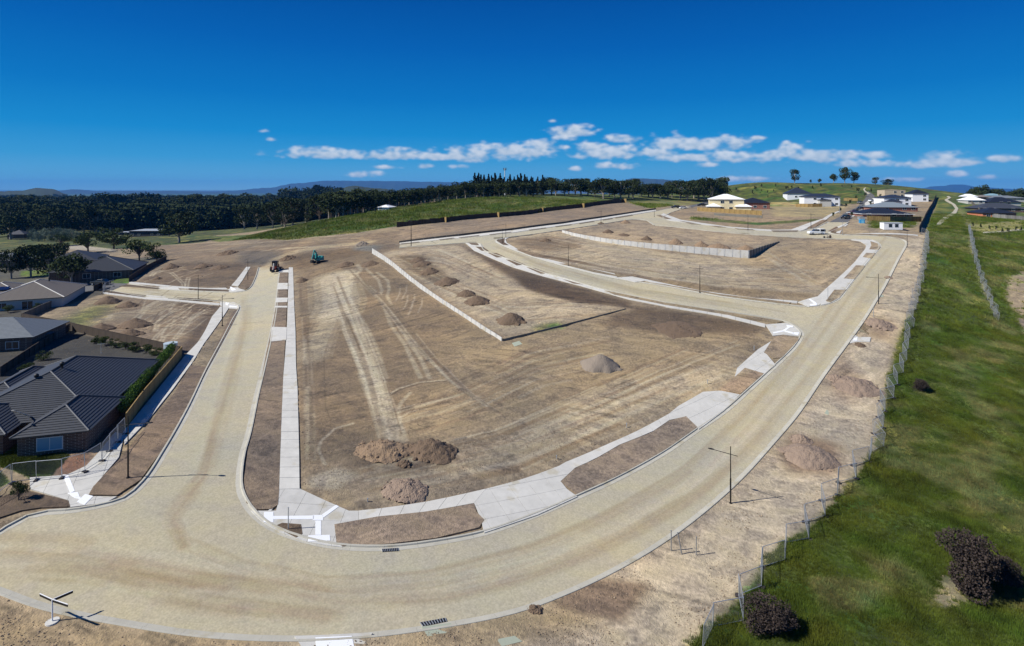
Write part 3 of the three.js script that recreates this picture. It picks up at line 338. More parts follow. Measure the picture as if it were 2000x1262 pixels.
// raster plans of the road and of the other made surfaces
function plan(w, h, k, draw) { const c = document.createElement('canvas'); c.width = w; c.height = h; const q = c.getContext('2d'); q.fillStyle = '#000'; q.fillRect(0, 0, w, h); q.fillStyle = q.strokeStyle = '#fff'; q.lineJoin = 'round'; const path = (p) => p.forEach(([X, Z], i) => { const a = (X + 325) * k, b = (Z - 10) * k; i ? q.lineTo(a, b) : q.moveTo(a, b); }); draw(q, path); const d = q.getImageData(0, 0, w, h).data; return (X, Z) => { const a = Math.round((X + 325) * k), b = Math.round((Z - 10) * k); return a < 0 || b < 0 || a >= w || b >= h ? false : d[(b * w + a) * 4] > 100; }; }
const onMade = plan(1300, 800, 2, (q, path) => { q.lineWidth = 3; for (const h of hardPolys) { q.beginPath(); path(h.p); q.closePath(); q.fill(); q.stroke(); } });
const onRoad = plan(1950, 1200, 3, (q, path) => { q.lineWidth = 3.6; q.beginPath(); path(ROADS.main); q.closePath(); for (const b of BLOCKS) { path(b); q.closePath(); } q.fill('evenodd'); q.stroke(); });
const relief = (X, Z) => { if (Z > 335) return 0; if (onRoad(X, Z)) return -0.03; if (onMade(X, Z)) return 0; const g = grassAt(X, Z), k = sstep(335, 250, Z); return k * (0.16 + (g > 0.5 ? (fbm(X / 5, Z / 5, 2, 61) - 0.5) * 0.4 : (fbm(X / 2.6, Z / 2.6, 3, 62) - 0.5) * 0.22 + (fbm(X / 0.9, Z / 0.9, 2, 66) - 0.5) * 0.1)); };

// ---------- the land itself ----------
{
  const land = structure('terrain', 'bare earth, paddocks and plain rolling out to the horizon', 'ground');
  const cols = 380, sMax = 1.55;
  TILES.forEach((T, ti) => {
    const zs = []; let z = T.z0; while (z < T.z1 - 0.2) { zs.push(z); z *= ti === 0 ? 1.0085 : ti < 3 ? 1.008 : 1.02; } zs.push(T.z1); if (ti === 3) zs.push(6000, 14000);
    const pos = [], uv = [], idx = [];
    zs.forEach((Z) => { for (let i = 0; i <= cols; i++) { const X = (i / cols * 2 - 1) * sMax * (Z < 60 ? mix(1.6, 1, (Z - 12) / 48) : 1) * Z; pos.push(X, (Z > 3300 ? -30 : ground(X, Z)) + (ti < 3 && zs[0] !== Z && Z !== T.z1 ? relief(X, Z) : 0), -Z); uv.push(X, Z); } });
    for (let r = 0; r < zs.length - 1; r++) for (let i = 0; i < cols; i++) { const a = r * (cols + 1) + i, b = a + cols + 1; idx.push(a, a + 1, b, a + 1, b + 1, b); }
    mesh('ground', geoOf(pos, idx, uv), T.soil, land);
  });
}
// ---------- sheets that follow the land ----------
function clipCell(poly, x0, x1, z0, z1) {
  let p = poly;
  for (const [ax, lim, keep] of [[0, x0, 1], [0, x1, -1], [1, z0, 1], [1, z1, -1]]) {
    const out = []; for (let i = 0; i < p.length; i++) { const a = p[i], b = p[(i + 1) % p.length], da = (a[ax] - lim) * keep, db = (b[ax] - lim) * keep; if (da >= 0) out.push(a); if ((da >= 0) !== (db >= 0)) { const t = da / (da - db); out.push([a[0] + (b[0] - a[0]) * t, a[1] + (b[1] - a[1]) * t]); } }
    p = out; if (p.length < 3) return [];
  }
  return p;
}
function sheet(poly, up, cell = 2, skirt = 0, zLim = [0, 1e9], holes = []) {
  const pos = [], uv = [], idx = []; const xs = poly.map((p) => p[0]), zs = poly.map((p) => p[1]);
  const zA = Math.max(Math.min(...zs), zLim[0]), zB = Math.min(Math.max(...zs), zLim[1]);
  for (let z = Math.floor(zA / cell) * cell; z < zB; z += cell) for (let x = Math.floor(Math.min(...xs) / cell) * cell; x < Math.max(...xs); x += cell) {
    const c = clipCell(poly, x, x + cell, Math.max(z, zLim[0]), Math.min(z + cell, zLim[1])); if (c.length < 3) continue;
    let area = 0; for (let i = 0; i < c.length; i++) { const [a, b] = c[i], [d, e] = c[(i + 1) % c.length]; area += a * e - d * b; } if (Math.abs(area) < 1e-5) continue;
    const pieces = [c.map(([a, b]) => new THREE.Vector2(a, b))];
    const hp = holes.map((h) => clipCell(h, x, x + cell, Math.max(z, zLim[0]), Math.min(z + cell, zLim[1]))).filter((h) => h.length > 2);
    if (hp.length) { let ha = 0; for (const h of hp) for (let i = 0; i < h.length; i++) { const [a, b] = h[i], [d, e] = h[(i + 1) % h.length]; ha += a * e - d * b; } if (Math.abs(Math.abs(ha) - Math.abs(area)) < 1e-4) continue; if (Math.abs(ha) > 1e-4) { // cell cut by a block edge: fine squares
      const n = 8, st = cell / n; for (let i = 0; i < n; i++) for (let j = 0; j < n; j++) { const qx = x + i * st, qz = z + j * st; if (!inPoly(qx + st / 2, qz + st / 2, poly) || holes.some((h) => inPoly(qx + st / 2, qz + st / 2, h))) continue; const o = pos.length / 3; for (const [a, b] of [[qx, qz], [qx + st, qz], [qx + st, qz + st], [qx, qz + st]]) { pos.push(a, ground(a, b) + up, -b); uv.push(a, b); } idx.push(o, o + 1, o + 2, o, o + 2, o + 3); } continue; } }
    for (const q of pieces) { const o = pos.length / 3; let tri; try { tri = THREE.ShapeUtils.triangulateShape(q, []); } catch (e) { continue; } for (const v of q) { pos.push(v.x, ground(v.x, v.y) + up, -v.y); uv.push(v.x, v.y); } for (const t of tri) idx.push(o + t[0], o + t[1], o + t[2]); }
  }
  if (skirt) for (let i = 0; i < poly.length; i++) { const a = poly[i], b = poly[(i + 1) % poly.length], n = Math.max(1, Math.ceil(Math.hypot(b[0] - a[0], b[1] - a[1]) / cell)); for (let k = 0; k < n; k++) { const o = pos.length / 3; for (const t of [k / n, (k + 1) / n]) { const X = mix(a[0], b[0], t), Z = mix(a[1], b[1], t), y = ground(X, Z); pos.push(X, y + up, -Z, X, y + up - skirt, -Z); uv.push(X, Z, X, Z + skirt); } idx.push(o, o + 1, o + 2, o + 2, o + 1, o + 3); } }
  const g = geoOf(pos, idx, uv), N = g.attributes.normal; for (let i = 0; i < N.count; i++) if (N.getY(i) < -0.2) N.setXYZ(i, -N.getX(i), -N.getY(i), -N.getZ(i)); return g;
}
{
  const road = structure('dusty_road', 'unsealed pale road sweeping round the site with its side streets', 'road');
  TILES.slice(0, 3).forEach((T, i) => mesh('road_surface', sheet(ROADS.main, 0.05, i ? 3 : 2, 0, [T.z0, T.z1], BLOCKS), T.road, road)); mesh('road_surface', sheet(ROADS.main, 0.05, 6, 0, [340, 600]), TILES[3].road, road);
  M.asphalt = std(0x8e8d8c, 0.9, { map: noiseTex(256, (u, v, x, y) => 172 + (wrapN(u, v, 6, 4, 7) - 0.5) * 50 + (hash(x, y, 2) - 0.5) * 30), bumpMap: grainBump, bumpScale: 0.01 });
  mesh('road_surface', sheet(STREET, 0.06, 4), M.asphalt, structure('sealed_street', 'grey sealed street climbing past the finished houses', 'street'));
  mesh('road_surface', sheet(LANE, 0.06, 4), M.asphalt, structure('sealed_lane', 'narrow grey lane running up behind the white roofed house', 'street'));
  mesh('road_surface', sheet(OLD_STREET, 0.06, 3), M.asphalt, structure('old_street', 'older grey street in front of the shaded houses on the left', 'street'));
  const vg = structure('verge', 'raked soil strips between the kerbs and the footpaths', 'verge');
  for (const [p] of VP) { const lo = Math.min(...p.map((q) => q[1])), hi = Math.max(...p.map((q) => q[1])); TILES.slice(0, 3).forEach((T) => { if (hi > T.z0 && lo < T.z1) mesh('soil_strip', sheet(p, 0.15, 2, 0.15, [T.z0, T.z1]), T.soil, vg); }); if (hi > 340) mesh('soil_strip', sheet(p, 0.15, 3, 0.15, [340, 900]), TILES[3].soil, vg); }
  const pad = structure('concrete_flatwork', 'pale concrete corner pads and driveway crossings', 'pavement');
  PP.forEach((p, i) => {
    if (i > 7 || i === 6) return mesh('concrete_pad', sheet(p, i > 7 && i < 13 ? 0.19 : 0.13, 2, 0.2), M.concrete, pad);
    const th = [0.05, 0.42, 0.62, 0.7, 0.3, 0.2, 0, 0.5][i], c = Math.cos(th), n = Math.sin(th), q = p.map(([x, z]) => [x * c + z * n, z * c - x * n]), st = 2.3;      // poured panel by panel, saw-cut between
    for (let a = Math.floor(Math.min(...q.map((e) => e[0])) / st) * st; a < Math.max(...q.map((e) => e[0])); a += st) for (let b = Math.floor(Math.min(...q.map((e) => e[1])) / st) * st; b < Math.max(...q.map((e) => e[1])); b += st) { const k = clipCell(q, a + 0.013, a + st - 0.013, b + 0.013, b + st - 0.013); let ar = 0; for (let e = 0; e < k.length; e++) { const [x, z] = k[e], [X, Z] = k[(e + 1) % k.length]; ar += x * Z - X * z; } if (Math.abs(ar) > 0.05) mesh('concrete_panel', sheet(k.map(([x, z]) => [x * c - z * n, z * c + x * n]), 0.13 + (hash(Math.round(a), Math.round(b), 6) - 0.5) * 0.01, 4, 0.2), M.concrete, pad); }
  });
}

// ---------- kerbs ----------
let BACK = 1;
{
  const signed = (p) => p.reduce((a, [x, z], i) => { const [X, Z] = p[(i + 1) % p.length]; return a + x * Z - X * z; }, 0);
  function kerbStrip(line, side, a, b) {       // one poured length of kerb and gutter between points a and b
    const prof = [[-0.12, 0.055], [0.36, 0.075], [0.40, 0.20], [0.43, 0.215], [0.60, 0.215], [0.62, 0.19], [0.62, -0.15]], pos = [], uv = [], idx = [];
    for (let i = a; i <= b; i++) {
      const p = line[i], q0 = line[Math.max(0, i - 1)], q1 = line[Math.min(line.length - 1, i + 1)]; let tx = q1[0] - q0[0], tz = q1[1] - q0[1]; const l = Math.hypot(tx, tz) || 1; tx /= l; tz /= l;
      const nx = tz * side, nz = -tx * side; let e = 0; if (b - a < 12 && i === b) e = -0.012;
      prof.forEach(([d, h], k) => { const X = p[0] + nx * d + tx * e, Z = p[1] + nz * d + tz * e; pos.push(X, ground(p[0], p[1]) + h, -Z); uv.push(X + k * 0.03, Z + h); });
    }
    const n = prof.length; for (let i = 0; i < b - a; i++) for (let k = 0; k < n - 1; k++) { const o = i * n + k; idx.push(o, o + 1, o + n, o + 1, o + n + 1, o + n); }
    const g = geoOf(pos, idx, uv).toNonIndexed(); g.computeVertexNormals(); return g;
  }
  BACK = signed(ROADS.main) > 0 ? 1 : -1;
  const lines = [...RUN_LINES.map((l) => [l, signed(ROADS.main) > 0 ? 1 : -1]), ...BLOCKS.map((l) => [l, signed(l) > 0 ? -1 : 1])];
  lines.forEach(([line, side], li) => {
    const k = structure('kerb', ['concrete kerb and gutter curving round the left houses', 'concrete kerb round the vacant corner by the left street', 'concrete kerb round the large central lot', 'concrete kerb along the far retaining wall', 'concrete kerb of the upper cross street', 'outer concrete kerb sweeping round the whole bend', 'concrete kerb round the terraced block'][li] ?? 'concrete kerb', 'kerb');
    let a = 0; while (a < line.length - 1) { let b = a + 1; const near = line[a][1] < 118; const max = near ? 2 : 60; while (b < line.length - 1 && b - a < max && (near || line[b][1] >= 118)) b++; mesh(near ? 'kerb_segment' : 'kerb_run', kerbStrip(line, side, a, b), M.kerb, k); a = b; }
  });
}
{ // soil drawn up to the back of the outer kerb
  const line = RUN_LINES[RUN_LINES.length - 1], g = structure('kerb_backfill', 'bare soil filled up to the back of the outer kerb', 'soil');
  TILES.slice(0, 3).forEach((T) => { const pos = [], uv = [], idx = []; let run = false; line.forEach((p, i) => { const ok = p[1] >= T.z0 - 2 && p[1] <= T.z1 + 2 && i > 8 && i < line.length - 1; if (!ok) { run = false; return; } const q0 = line[i - 1], q1 = line[i + 1], l = Math.hypot(q1[0] - q0[0], q1[1] - q0[1]), s = BACK, nx = (q1[1] - q0[1]) / l * s, nz = -(q1[0] - q0[0]) / l * s, o = pos.length / 3; [[0.6, 0.2], [1.3, 0.19], [2.1, 0.15], [3.2, 0.02]].forEach(([d, h], k) => { const w = d + (k > 1 ? fbm(i / 3, k, 2, 150) - 0.5 : 0), X = p[0] + nx * w, Z = p[1] + nz * w; pos.push(X, ground(X, Z) + h + (k ? (fbm(X, Z, 2, 151) - 0.5) * 0.06 : 0), -Z); uv.push(X, Z); }); if (run) for (let k = 0; k < 3; k++) idx.push(o - 4 + k, o - 3 + k, o + k, o - 3 + k, o + 1 + k, o + k); run = true; }); if (idx.length) mesh('soil_edge', geoOf(pos, idx, uv), T.soil, g); });
}
// ---------- footpaths, panel by panel ----------
function along(line, t) { let L = 0; const d = [0]; for (let i = 1; i < line.length; i++) d.push(L += Math.hypot(line[i][0] - line[i - 1][0], line[i][1] - line[i - 1][1])); const s = t * L; let i = 1; while (i < line.length - 1 && d[i] < s) i++; const f = (s - d[i - 1]) / (d[i] - d[i - 1] || 1); return [mix(line[i - 1][0], line[i][0], f), mix(line[i - 1][1], line[i][1], f)]; }
const lengthOf = (l) => l.reduce((a, p, i) => i ? a + Math.hypot(p[0] - l[i - 1][0], p[1] - l[i - 1][1]) : 0, 0);
function panel(c, up, down) {       // c: four plan corners
  { let a = 0; for (let i = 0; i < 4; i++) { const [x, z] = c[i], [X, Z] = c[(i + 1) % 4]; a += x * Z - X * z; } if (a < 0) c = [...c].reverse(); }
  const pos = [], uv = [], idx = [0, 1, 2, 0, 2, 3]; for (const [X, Z] of c) { pos.push(X, ground(X, Z) + up, -Z); uv.push(X, Z); }
  for (let i = 0; i < 4; i++) { const a = c[i], b = c[(i + 1) % 4], o = pos.length / 3; for (const [X, Z] of [a, b]) { pos.push(X, ground(X, Z) + up, -Z, X, ground(X, Z) + up - down, -Z); uv.push(X, Z, X, Z + down); } idx.push(o, o + 1, o + 2, o + 1, o + 3, o + 2); }
  const g = geoOf(pos, idx, uv); for (let i = 0; i < 4; i++) g.attributes.normal.setXYZ(i, 0, 1, 0); return g;
}
for (const [label, L0, R0, step] of FOOTPATHS) {
  const L = P(L0), R = P(R0), n = Math.round((lengthOf(L) + lengthOf(R)) / 2 / step), fp = structure('footpath', label, 'footpath'), gap = 0.02 / step;
  for (let i = 0; i < n; i++) { const a = (i + gap) / n, b = (i + 1 - gap) / n; mesh('concrete_panel', panel([along(L, a), along(R, a), along(R, b), along(L, b)], 0.14 + (hash(i, 3) - 0.5) * 0.012, 0.25), M.concrete, fp); }
}
// tactile paving, ramps, pit lids
{
  const tp = structure('tactile_paving', 'white ribbed tactile paving at the street corners', 'paving'), put = (o, up = 0.155) => mesh('tactile_tile', sheet(P(o), up, 1, 0.03), M.white, tp);
  [[[516, 1003], [534, 1003], [534, 1023], [515, 1023]], [[534, 1011], [613, 1010], [613, 1017], [534, 1017]], [[611, 1009], [631, 1009], [631, 1019], [611, 1019]], [[629, 1008], [656, 989], [662, 992], [632, 1014]], [[616, 1020], [627, 1020], [627, 1048], [616, 1048]], [[602, 1049], [644, 1048], [645, 1059], [602, 1061]],
    [[122, 930], [133, 930], [146, 962], [137, 966]], [[132, 966], [152, 964], [155, 972], [145, 975]], [[166, 968], [182, 972], [165, 989], [150, 983]], [[146, 970], [158, 974], [156, 978], [145, 975]],
    [[1510, 650.5], [1531, 646.5], [1532, 648.5], [1511, 653]], [[1530, 646], [1540, 639], [1544, 640], [1534, 648]], [[1536, 636], [1550, 638], [1548, 641], [1538, 640]], [[1534, 647], [1550, 651], [1549, 653.5], [1532, 649]], [[1551, 650], [1561, 651], [1559, 656], [1549, 654]],
    [[1580, 585.5], [1583, 585], [1595, 593], [1591, 595]], [[1582, 595.5], [1596, 593.5], [1595, 598], [1583, 598.5]], [[440, 592], [448, 591], [445, 597.5], [441, 597]], [[448, 598], [463, 599.5], [462, 601.5], [448, 600.5]], [[449, 561.5], [451.5, 561], [461, 566.5], [456, 568.5], [452, 568]]].forEach((o) => put(o));
  const ramp = structure('kerb_ramp', 'white tiled concrete ramp at the bottom edge of the bend', 'ramp'); mesh('ramp_slab', sheet(P([[575, 1248], [728, 1241], [705, 1275], [600, 1285]]), 0.2, 1, 0.3), M.concrete, ramp); mesh('tactile_tile', sheet(P([[616, 1251], [687, 1248], [694, 1280], [618, 1282]]), 0.225, 1, 0.04), M.white, ramp);
  const ramp2 = structure('kerb_ramp', 'small concrete ramp stub beside the right-hand kerb', 'ramp'); mesh('ramp_slab', sheet(P([[1662, 668], [1669, 656], [1678, 660.5], [1701, 661], [1699, 670], [1674, 670], [1660, 673]]), 0.24, 1, 0.4), M.concrete, ramp2); mesh('tactile_tile', sheet(P([[1668, 663], [1675, 661], [1674, 668], [1666, 668]]), 0.265, 1, 0.04), M.white, ramp2);
  const lid = std(0x9da390, 0.9, { bumpMap: grainBump, bumpScale: 0.01 });
  for (const [o, label] of [[[[823, 1229], [880, 1222], [896, 1239], [835, 1248]], 'large grey-green concrete pit lid behind the lower grate'], [[[970, 1254], [1005, 1247], [1020, 1258], [980, 1268]], 'pale concrete pit lid at the bottom edge of the site'], [[[1000, 672], [1014, 668], [1020, 674], [1005, 679]], 'pale green pit lid beside the low sleeper wall'], [[[1614, 803], [1622, 806], [1618, 813], [1611, 810]], 'small pale slab on the dirt strip near the right fence'], [[[1720, 578], [1726, 578], [1725, 582], [1719, 582]], 'tiny white slab on the dirt past the right lamp']]) tag(mesh('pit_lid', sheet(P(o), 0.2, 1, 0.3), lid, scene), label, 'pit lid');
  for (const [o, label] of [[[[746, 1074], [777, 1072], [778, 1078], [747, 1080]], 'side entry drain grate in the gutter of the central lot'], [[[820, 1218], [869, 1209], [872, 1216], [826, 1226]], 'side entry drain grate in the outer gutter']]) {
    const c = P(o), g = thing('drain_grate', label, 'drain grate'); mesh('pit_opening', panel(c, 0.085, 0.1), M.black, g);
    for (let i = 0; i <= 9; i++) { const a = i / 9, d = 0.012; const f = (t, s) => [mix(mix(c[0][0], c[1][0], t), mix(c[3][0], c[2][0], t), s), mix(mix(c[0][1], c[1][1], t), mix(c[3][1], c[2][1], t), s)]; mesh('bar', panel([f(a - d, 0), f(a + d, 0), f(a + d, 1), f(a - d, 1)], 0.125, 0.06), M.galv, g); }
  }
}

// ---------- retaining walls and fences ----------
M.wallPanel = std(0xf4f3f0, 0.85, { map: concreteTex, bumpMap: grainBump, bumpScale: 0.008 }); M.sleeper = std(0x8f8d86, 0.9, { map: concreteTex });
function panelWall(name, label, line, spacing, h0, h1, thick, panelMat, postMat) {
  const L = lengthOf(line), n = Math.round(L / spacing), o = thing(name, label, 'retaining wall');
  for (let i = 0; i <= n; i++) {
    const a = along(line, i / n), y = ground(...a), h = mix(h0, h1, i / n); const b = along(line, Math.min(1, (i + 1) / n)), ang = Math.atan2(b[1] - a[1], b[0] - a[0]);
    mesh('post', box(0.12, h + 0.15, 0.16, a[0], y + h / 2 + 0.05, -a[1], ang), postMat, o);
    if (i < n) { const m = [(a[0] + b[0]) / 2, (a[1] + b[1]) / 2], len = Math.hypot(b[0] - a[0], b[1] - a[1]) - 0.13; const g = new THREE.BoxGeometry(len, mix(h0, h1, (i + 0.5) / n) + 0.3, thick); g.rotateZ(Math.atan2(ground(...b) - y, len)); g.rotateY(ang); g.translate(m[0], (y + ground(...b)) / 2 + h / 2 - 0.1, -m[1]); const uv = g.attributes.uv; for (let k = 0; k < uv.count; k++) uv.setXY(k, uv.getX(k) * len + i * 2.4, uv.getY(k) * h); mesh('panel', g, panelMat, o); }
  }
  return o;
}
panelWall('retaining_wall', 'long pale concrete panel wall stepping down the central lot', P([[727, 496], [800, 549], [850, 585], [900, 617], [940, 643], [980, 668]]), 2.0, 1.7, 0.75, 0.12, M.wallPanel, M.galv);
panelWall('sleeper_wall', 'low dark sleeper wall along the near edge of the upper lot', smooth(P([[982, 668], [1060, 649], [1140, 628], [1222, 606]])), 2.4, 0.5, 0.35, 0.1, M.sleeper, M.sleeper);
panelWall('retaining_wall', 'curved white panel wall across the terraced block', smooth(P([[1098, 455], [1130, 464], [1180, 474], [1250, 484], [1320, 492], [1400, 500], [1462, 506]])), 2.0, 0.9, 2.3, 0.12, M.wallPanel, M.galv);
panelWall('retaining_wall', 'shaded return of the white wall running back from its corner', P([[1463, 506], [1490, 491], [1522, 474]]), 2.0, 2.3, 0.3, 0.12, M.sleeper, M.galv);  // same white wall in a darker grey, its shade put into the colour
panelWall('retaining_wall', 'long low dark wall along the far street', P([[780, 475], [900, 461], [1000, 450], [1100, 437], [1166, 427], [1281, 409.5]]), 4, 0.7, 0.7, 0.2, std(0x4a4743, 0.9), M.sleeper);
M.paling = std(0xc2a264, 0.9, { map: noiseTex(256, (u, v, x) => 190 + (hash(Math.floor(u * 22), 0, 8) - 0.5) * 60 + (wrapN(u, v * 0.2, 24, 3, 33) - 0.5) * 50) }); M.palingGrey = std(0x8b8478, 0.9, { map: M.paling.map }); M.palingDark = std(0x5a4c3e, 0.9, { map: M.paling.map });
function palingFence(label, pts, h, material, step = 2.4, group) {
  const line = P(pts), L = lengthOf(line), n = Math.max(1, Math.round(L / step)), o = thing('paling_fence', label, 'fence', null, 0, group);
  for (let i = 0; i < n; i++) {
    const a = along(line, i / n), b = along(line, (i + 1) / n), ya = ground(...a), yb = ground(...b), len = Math.hypot(b[0] - a[0], b[1] - a[1]), ang = Math.atan2(b[1] - a[1], b[0] - a[0]), m = [(a[0] + b[0]) / 2, (a[1] + b[1]) / 2], parts = [], np = len / L * n > 0 && h > 1 && L < 60 ? Math.round(len / 0.16) : 1;
    for (let k = 0; k < np; k++) { const t = (k + 0.5) / np, X = mix(a[0], b[0], t), Z = mix(a[1], b[1], t); parts.push(box(len / np - (np > 1 ? 0.008 : 0), h, 0.02 + (k % 2) * 0.014, X, mix(ya, yb, t) + h / 2, -Z, ang)); }
    const g = join(parts), p = g.attributes.position, uv = g.attributes.uv; for (let k = 0; k < p.count; k++) uv.setXY(k, (p.getX(k) + p.getZ(k)) / 3.4, p.getY(k) / 2); mesh('paling_panel', g, material, o);
    mesh('post', box(0.1, h + 0.06, 0.1, a[0] + Math.sin(ang) * -0.08, ya + h / 2, -(a[1] + 0.08), ang), material, o);
    mesh('capping', box(len, 0.04, 0.12, m[0], (ya + yb) / 2 + h + 0.03, -m[1], ang), material, o);
  }
  return o;
}
palingFence('new yellow timber fence topped by a hedge beside the near left house', [[246, 838], [280, 790], [320, 742], [355, 698]], 1.9, M.paling);
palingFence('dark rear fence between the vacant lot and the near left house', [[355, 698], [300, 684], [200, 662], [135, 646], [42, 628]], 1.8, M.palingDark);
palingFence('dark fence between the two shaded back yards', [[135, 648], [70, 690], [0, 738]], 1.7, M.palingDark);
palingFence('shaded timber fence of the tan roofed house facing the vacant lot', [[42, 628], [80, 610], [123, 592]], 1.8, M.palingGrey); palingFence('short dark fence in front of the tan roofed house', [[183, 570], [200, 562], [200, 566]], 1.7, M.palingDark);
palingFence('long dark fence beside the far left house', [[252, 552], [285, 530], [325, 510]], 1.9, M.palingDark);
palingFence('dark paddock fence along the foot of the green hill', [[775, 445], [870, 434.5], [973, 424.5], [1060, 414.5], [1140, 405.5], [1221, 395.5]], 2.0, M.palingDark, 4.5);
[[870, 435], [973, 425], [1059, 415], [1139, 406], [1221, 396]].forEach(([u, v], i) => { const [X, Z] = at(u, v); const o = thing('fence_return', ['first', 'second', 'third', 'fourth', 'fifth'][i] + ' sunlit yellow fence return from the left on the paddock fence', 'fence', V3(X, Z), -0.9, 'yellow fence returns'); mesh('board', box(1.3 + i * 0.12, 2.3, 0.05, 0, 1.15, 0), M.paling, o); mesh('board', box(1.3 + i * 0.12, 0.08, 0.12, 0, 2.34, 0), M.paling, o); });
palingFence('sunlit yellow fence below the two storey white roofed house', [[1362, 413], [1420, 417], [1488, 421]], 1.9, M.paling, 2.6); palingFence('sunlit yellow fence below the blue roofed pair of houses', [[1554, 404], [1580, 404.5], [1606, 404]], 1.9, M.paling, 2.6);
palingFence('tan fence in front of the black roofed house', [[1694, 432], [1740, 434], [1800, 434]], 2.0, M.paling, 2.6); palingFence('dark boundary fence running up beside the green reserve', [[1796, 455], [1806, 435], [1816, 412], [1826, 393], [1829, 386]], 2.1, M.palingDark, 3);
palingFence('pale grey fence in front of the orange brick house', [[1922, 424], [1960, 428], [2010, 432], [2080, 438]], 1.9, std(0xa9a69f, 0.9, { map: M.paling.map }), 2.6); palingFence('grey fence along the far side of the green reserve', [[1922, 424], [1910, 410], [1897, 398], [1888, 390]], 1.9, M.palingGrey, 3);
palingFence('brown fence on the rise left of the climbing street', [[1648, 392], [1675, 392.5]], 1.7, M.paling, 2.6);
panelWall('footing_wall', 'grey plinth under the sunlit yellow fence', P([[1395, 421.5], [1440, 424], [1489, 427]]), 2.6, 1.0, 1.0, 0.15, M.sleeper, M.sleeper);

// temporary mesh fencing
M.wire = std(0xa4a8aa, 0.5, { metalness: 0.5 }); M.foot = std(0x3b3533, 0.9); M.footPink = std(0xb98fa0, 0.9);
const fenceProto = (() => {
  const o = new THREE.Group(); o.name = 'mesh_fence_panel'; const w = 2.3, h = 2.0, r = 0.028;
  mesh('frame', join([bar(vec(-w / 2, 0.1, 0), vec(-w / 2, h, 0), r), bar(vec(w / 2, 0.1, 0), vec(w / 2, h, 0), r), bar(vec(-w / 2, h, 0), vec(w / 2, h, 0), r), bar(vec(-w / 2, 0.2, 0), vec(w / 2, 0.2, 0), r)]), M.galv, o);
  const ws = []; for (let i = 1; i < 26; i++) ws.push(box(0.005, h - 0.2, 0.005, -w / 2 + i * w / 26, h / 2 + 0.1, 0)); for (let i = 1; i < 14; i++) ws.push(box(w, 0.005, 0.005, 0, 0.2 + i * (h - 0.2) / 14, 0)); mesh('wire_mesh', join(ws), M.wire, o);
  for (const s of [-1, 1]) mesh('foot', box(0.24, 0.14, 0.6, s * w / 2, 0.07, 0), M.foot, o);
  return o;
})();
function fenceRun(pts, where, zig, group) {
  const line = P(pts), n = Math.min(ORD.length, Math.round(lengthOf(line) / (zig > 0.1 ? 2.05 : 2.33))), kn = []; fenceProto.userData = { category: 'fence panel', group };
  for (let i = 0; i <= n; i++) { const a = along(line, i / n), b = along(line, Math.min(1, i / n + 0.01)), c = along(line, Math.max(0, i / n - 0.01)), g = Math.atan2(b[1] - c[1], b[0] - c[0]), k = zig * (i % 2 ? 1 : -1) * (0.5 + hash(i, 9)); kn.push([a[0] - Math.sin(g) * k, a[1] + Math.cos(g) * k]); }
  for (let i = 0; i < n; i++) { const a = kn[i], b = kn[i + 1], l = Math.hypot(b[0] - a[0], b[1] - a[1]), o = dup(fenceProto, `${ORD[i]} mesh panel from the near end of ${where}`, V3((a[0] + b[0]) / 2, (a[1] + b[1]) / 2, 0.12), Math.atan2(b[1] - a[1], b[0] - a[0]), [l / 2.33, 1, 1]); o.rotation.order = 'YXZ'; o.rotation.z = Math.atan2(ground(...b) - ground(...a), l); o.rotation.x = (hash(i, 21) - 0.5) * 0.12; }
}
fenceRun([[1365, 1270], [1425, 1222], [1470, 1160], [1490, 1135], [1530, 1085], [1578, 1045], [1612, 990], [1668, 925], [1715, 882], [1722, 810], [1742, 760], [1768, 705], [1772, 660]], 'the fence beside tall grass', 0.5, 'temporary fence along the grass');
fenceRun([[1772, 660], [1785, 600], [1800, 545], [1808, 500], [1812, 462], [1797, 458]], 'the fence past the right bend', 0.5, 'temporary fence past the bend');
fenceRun([[1948, 630], [1938, 600], [1922, 560], [1908, 520], [1900, 480], [1893, 450]], 'the fence across the reserve', 0.35, 'temporary fence across the reserve');
fenceRun([[-60, 1000], [0, 968], [25, 945], [90, 940], [153, 933], [197, 905], [219, 878], [246, 850]], 'the fence round the left house', 0.02, 'temporary fence at the left house'); fenceRun([[200, 575], [206, 566], [222, 560]], 'the short fence closing the old street', 0.02, 'temporary fence at the old street');

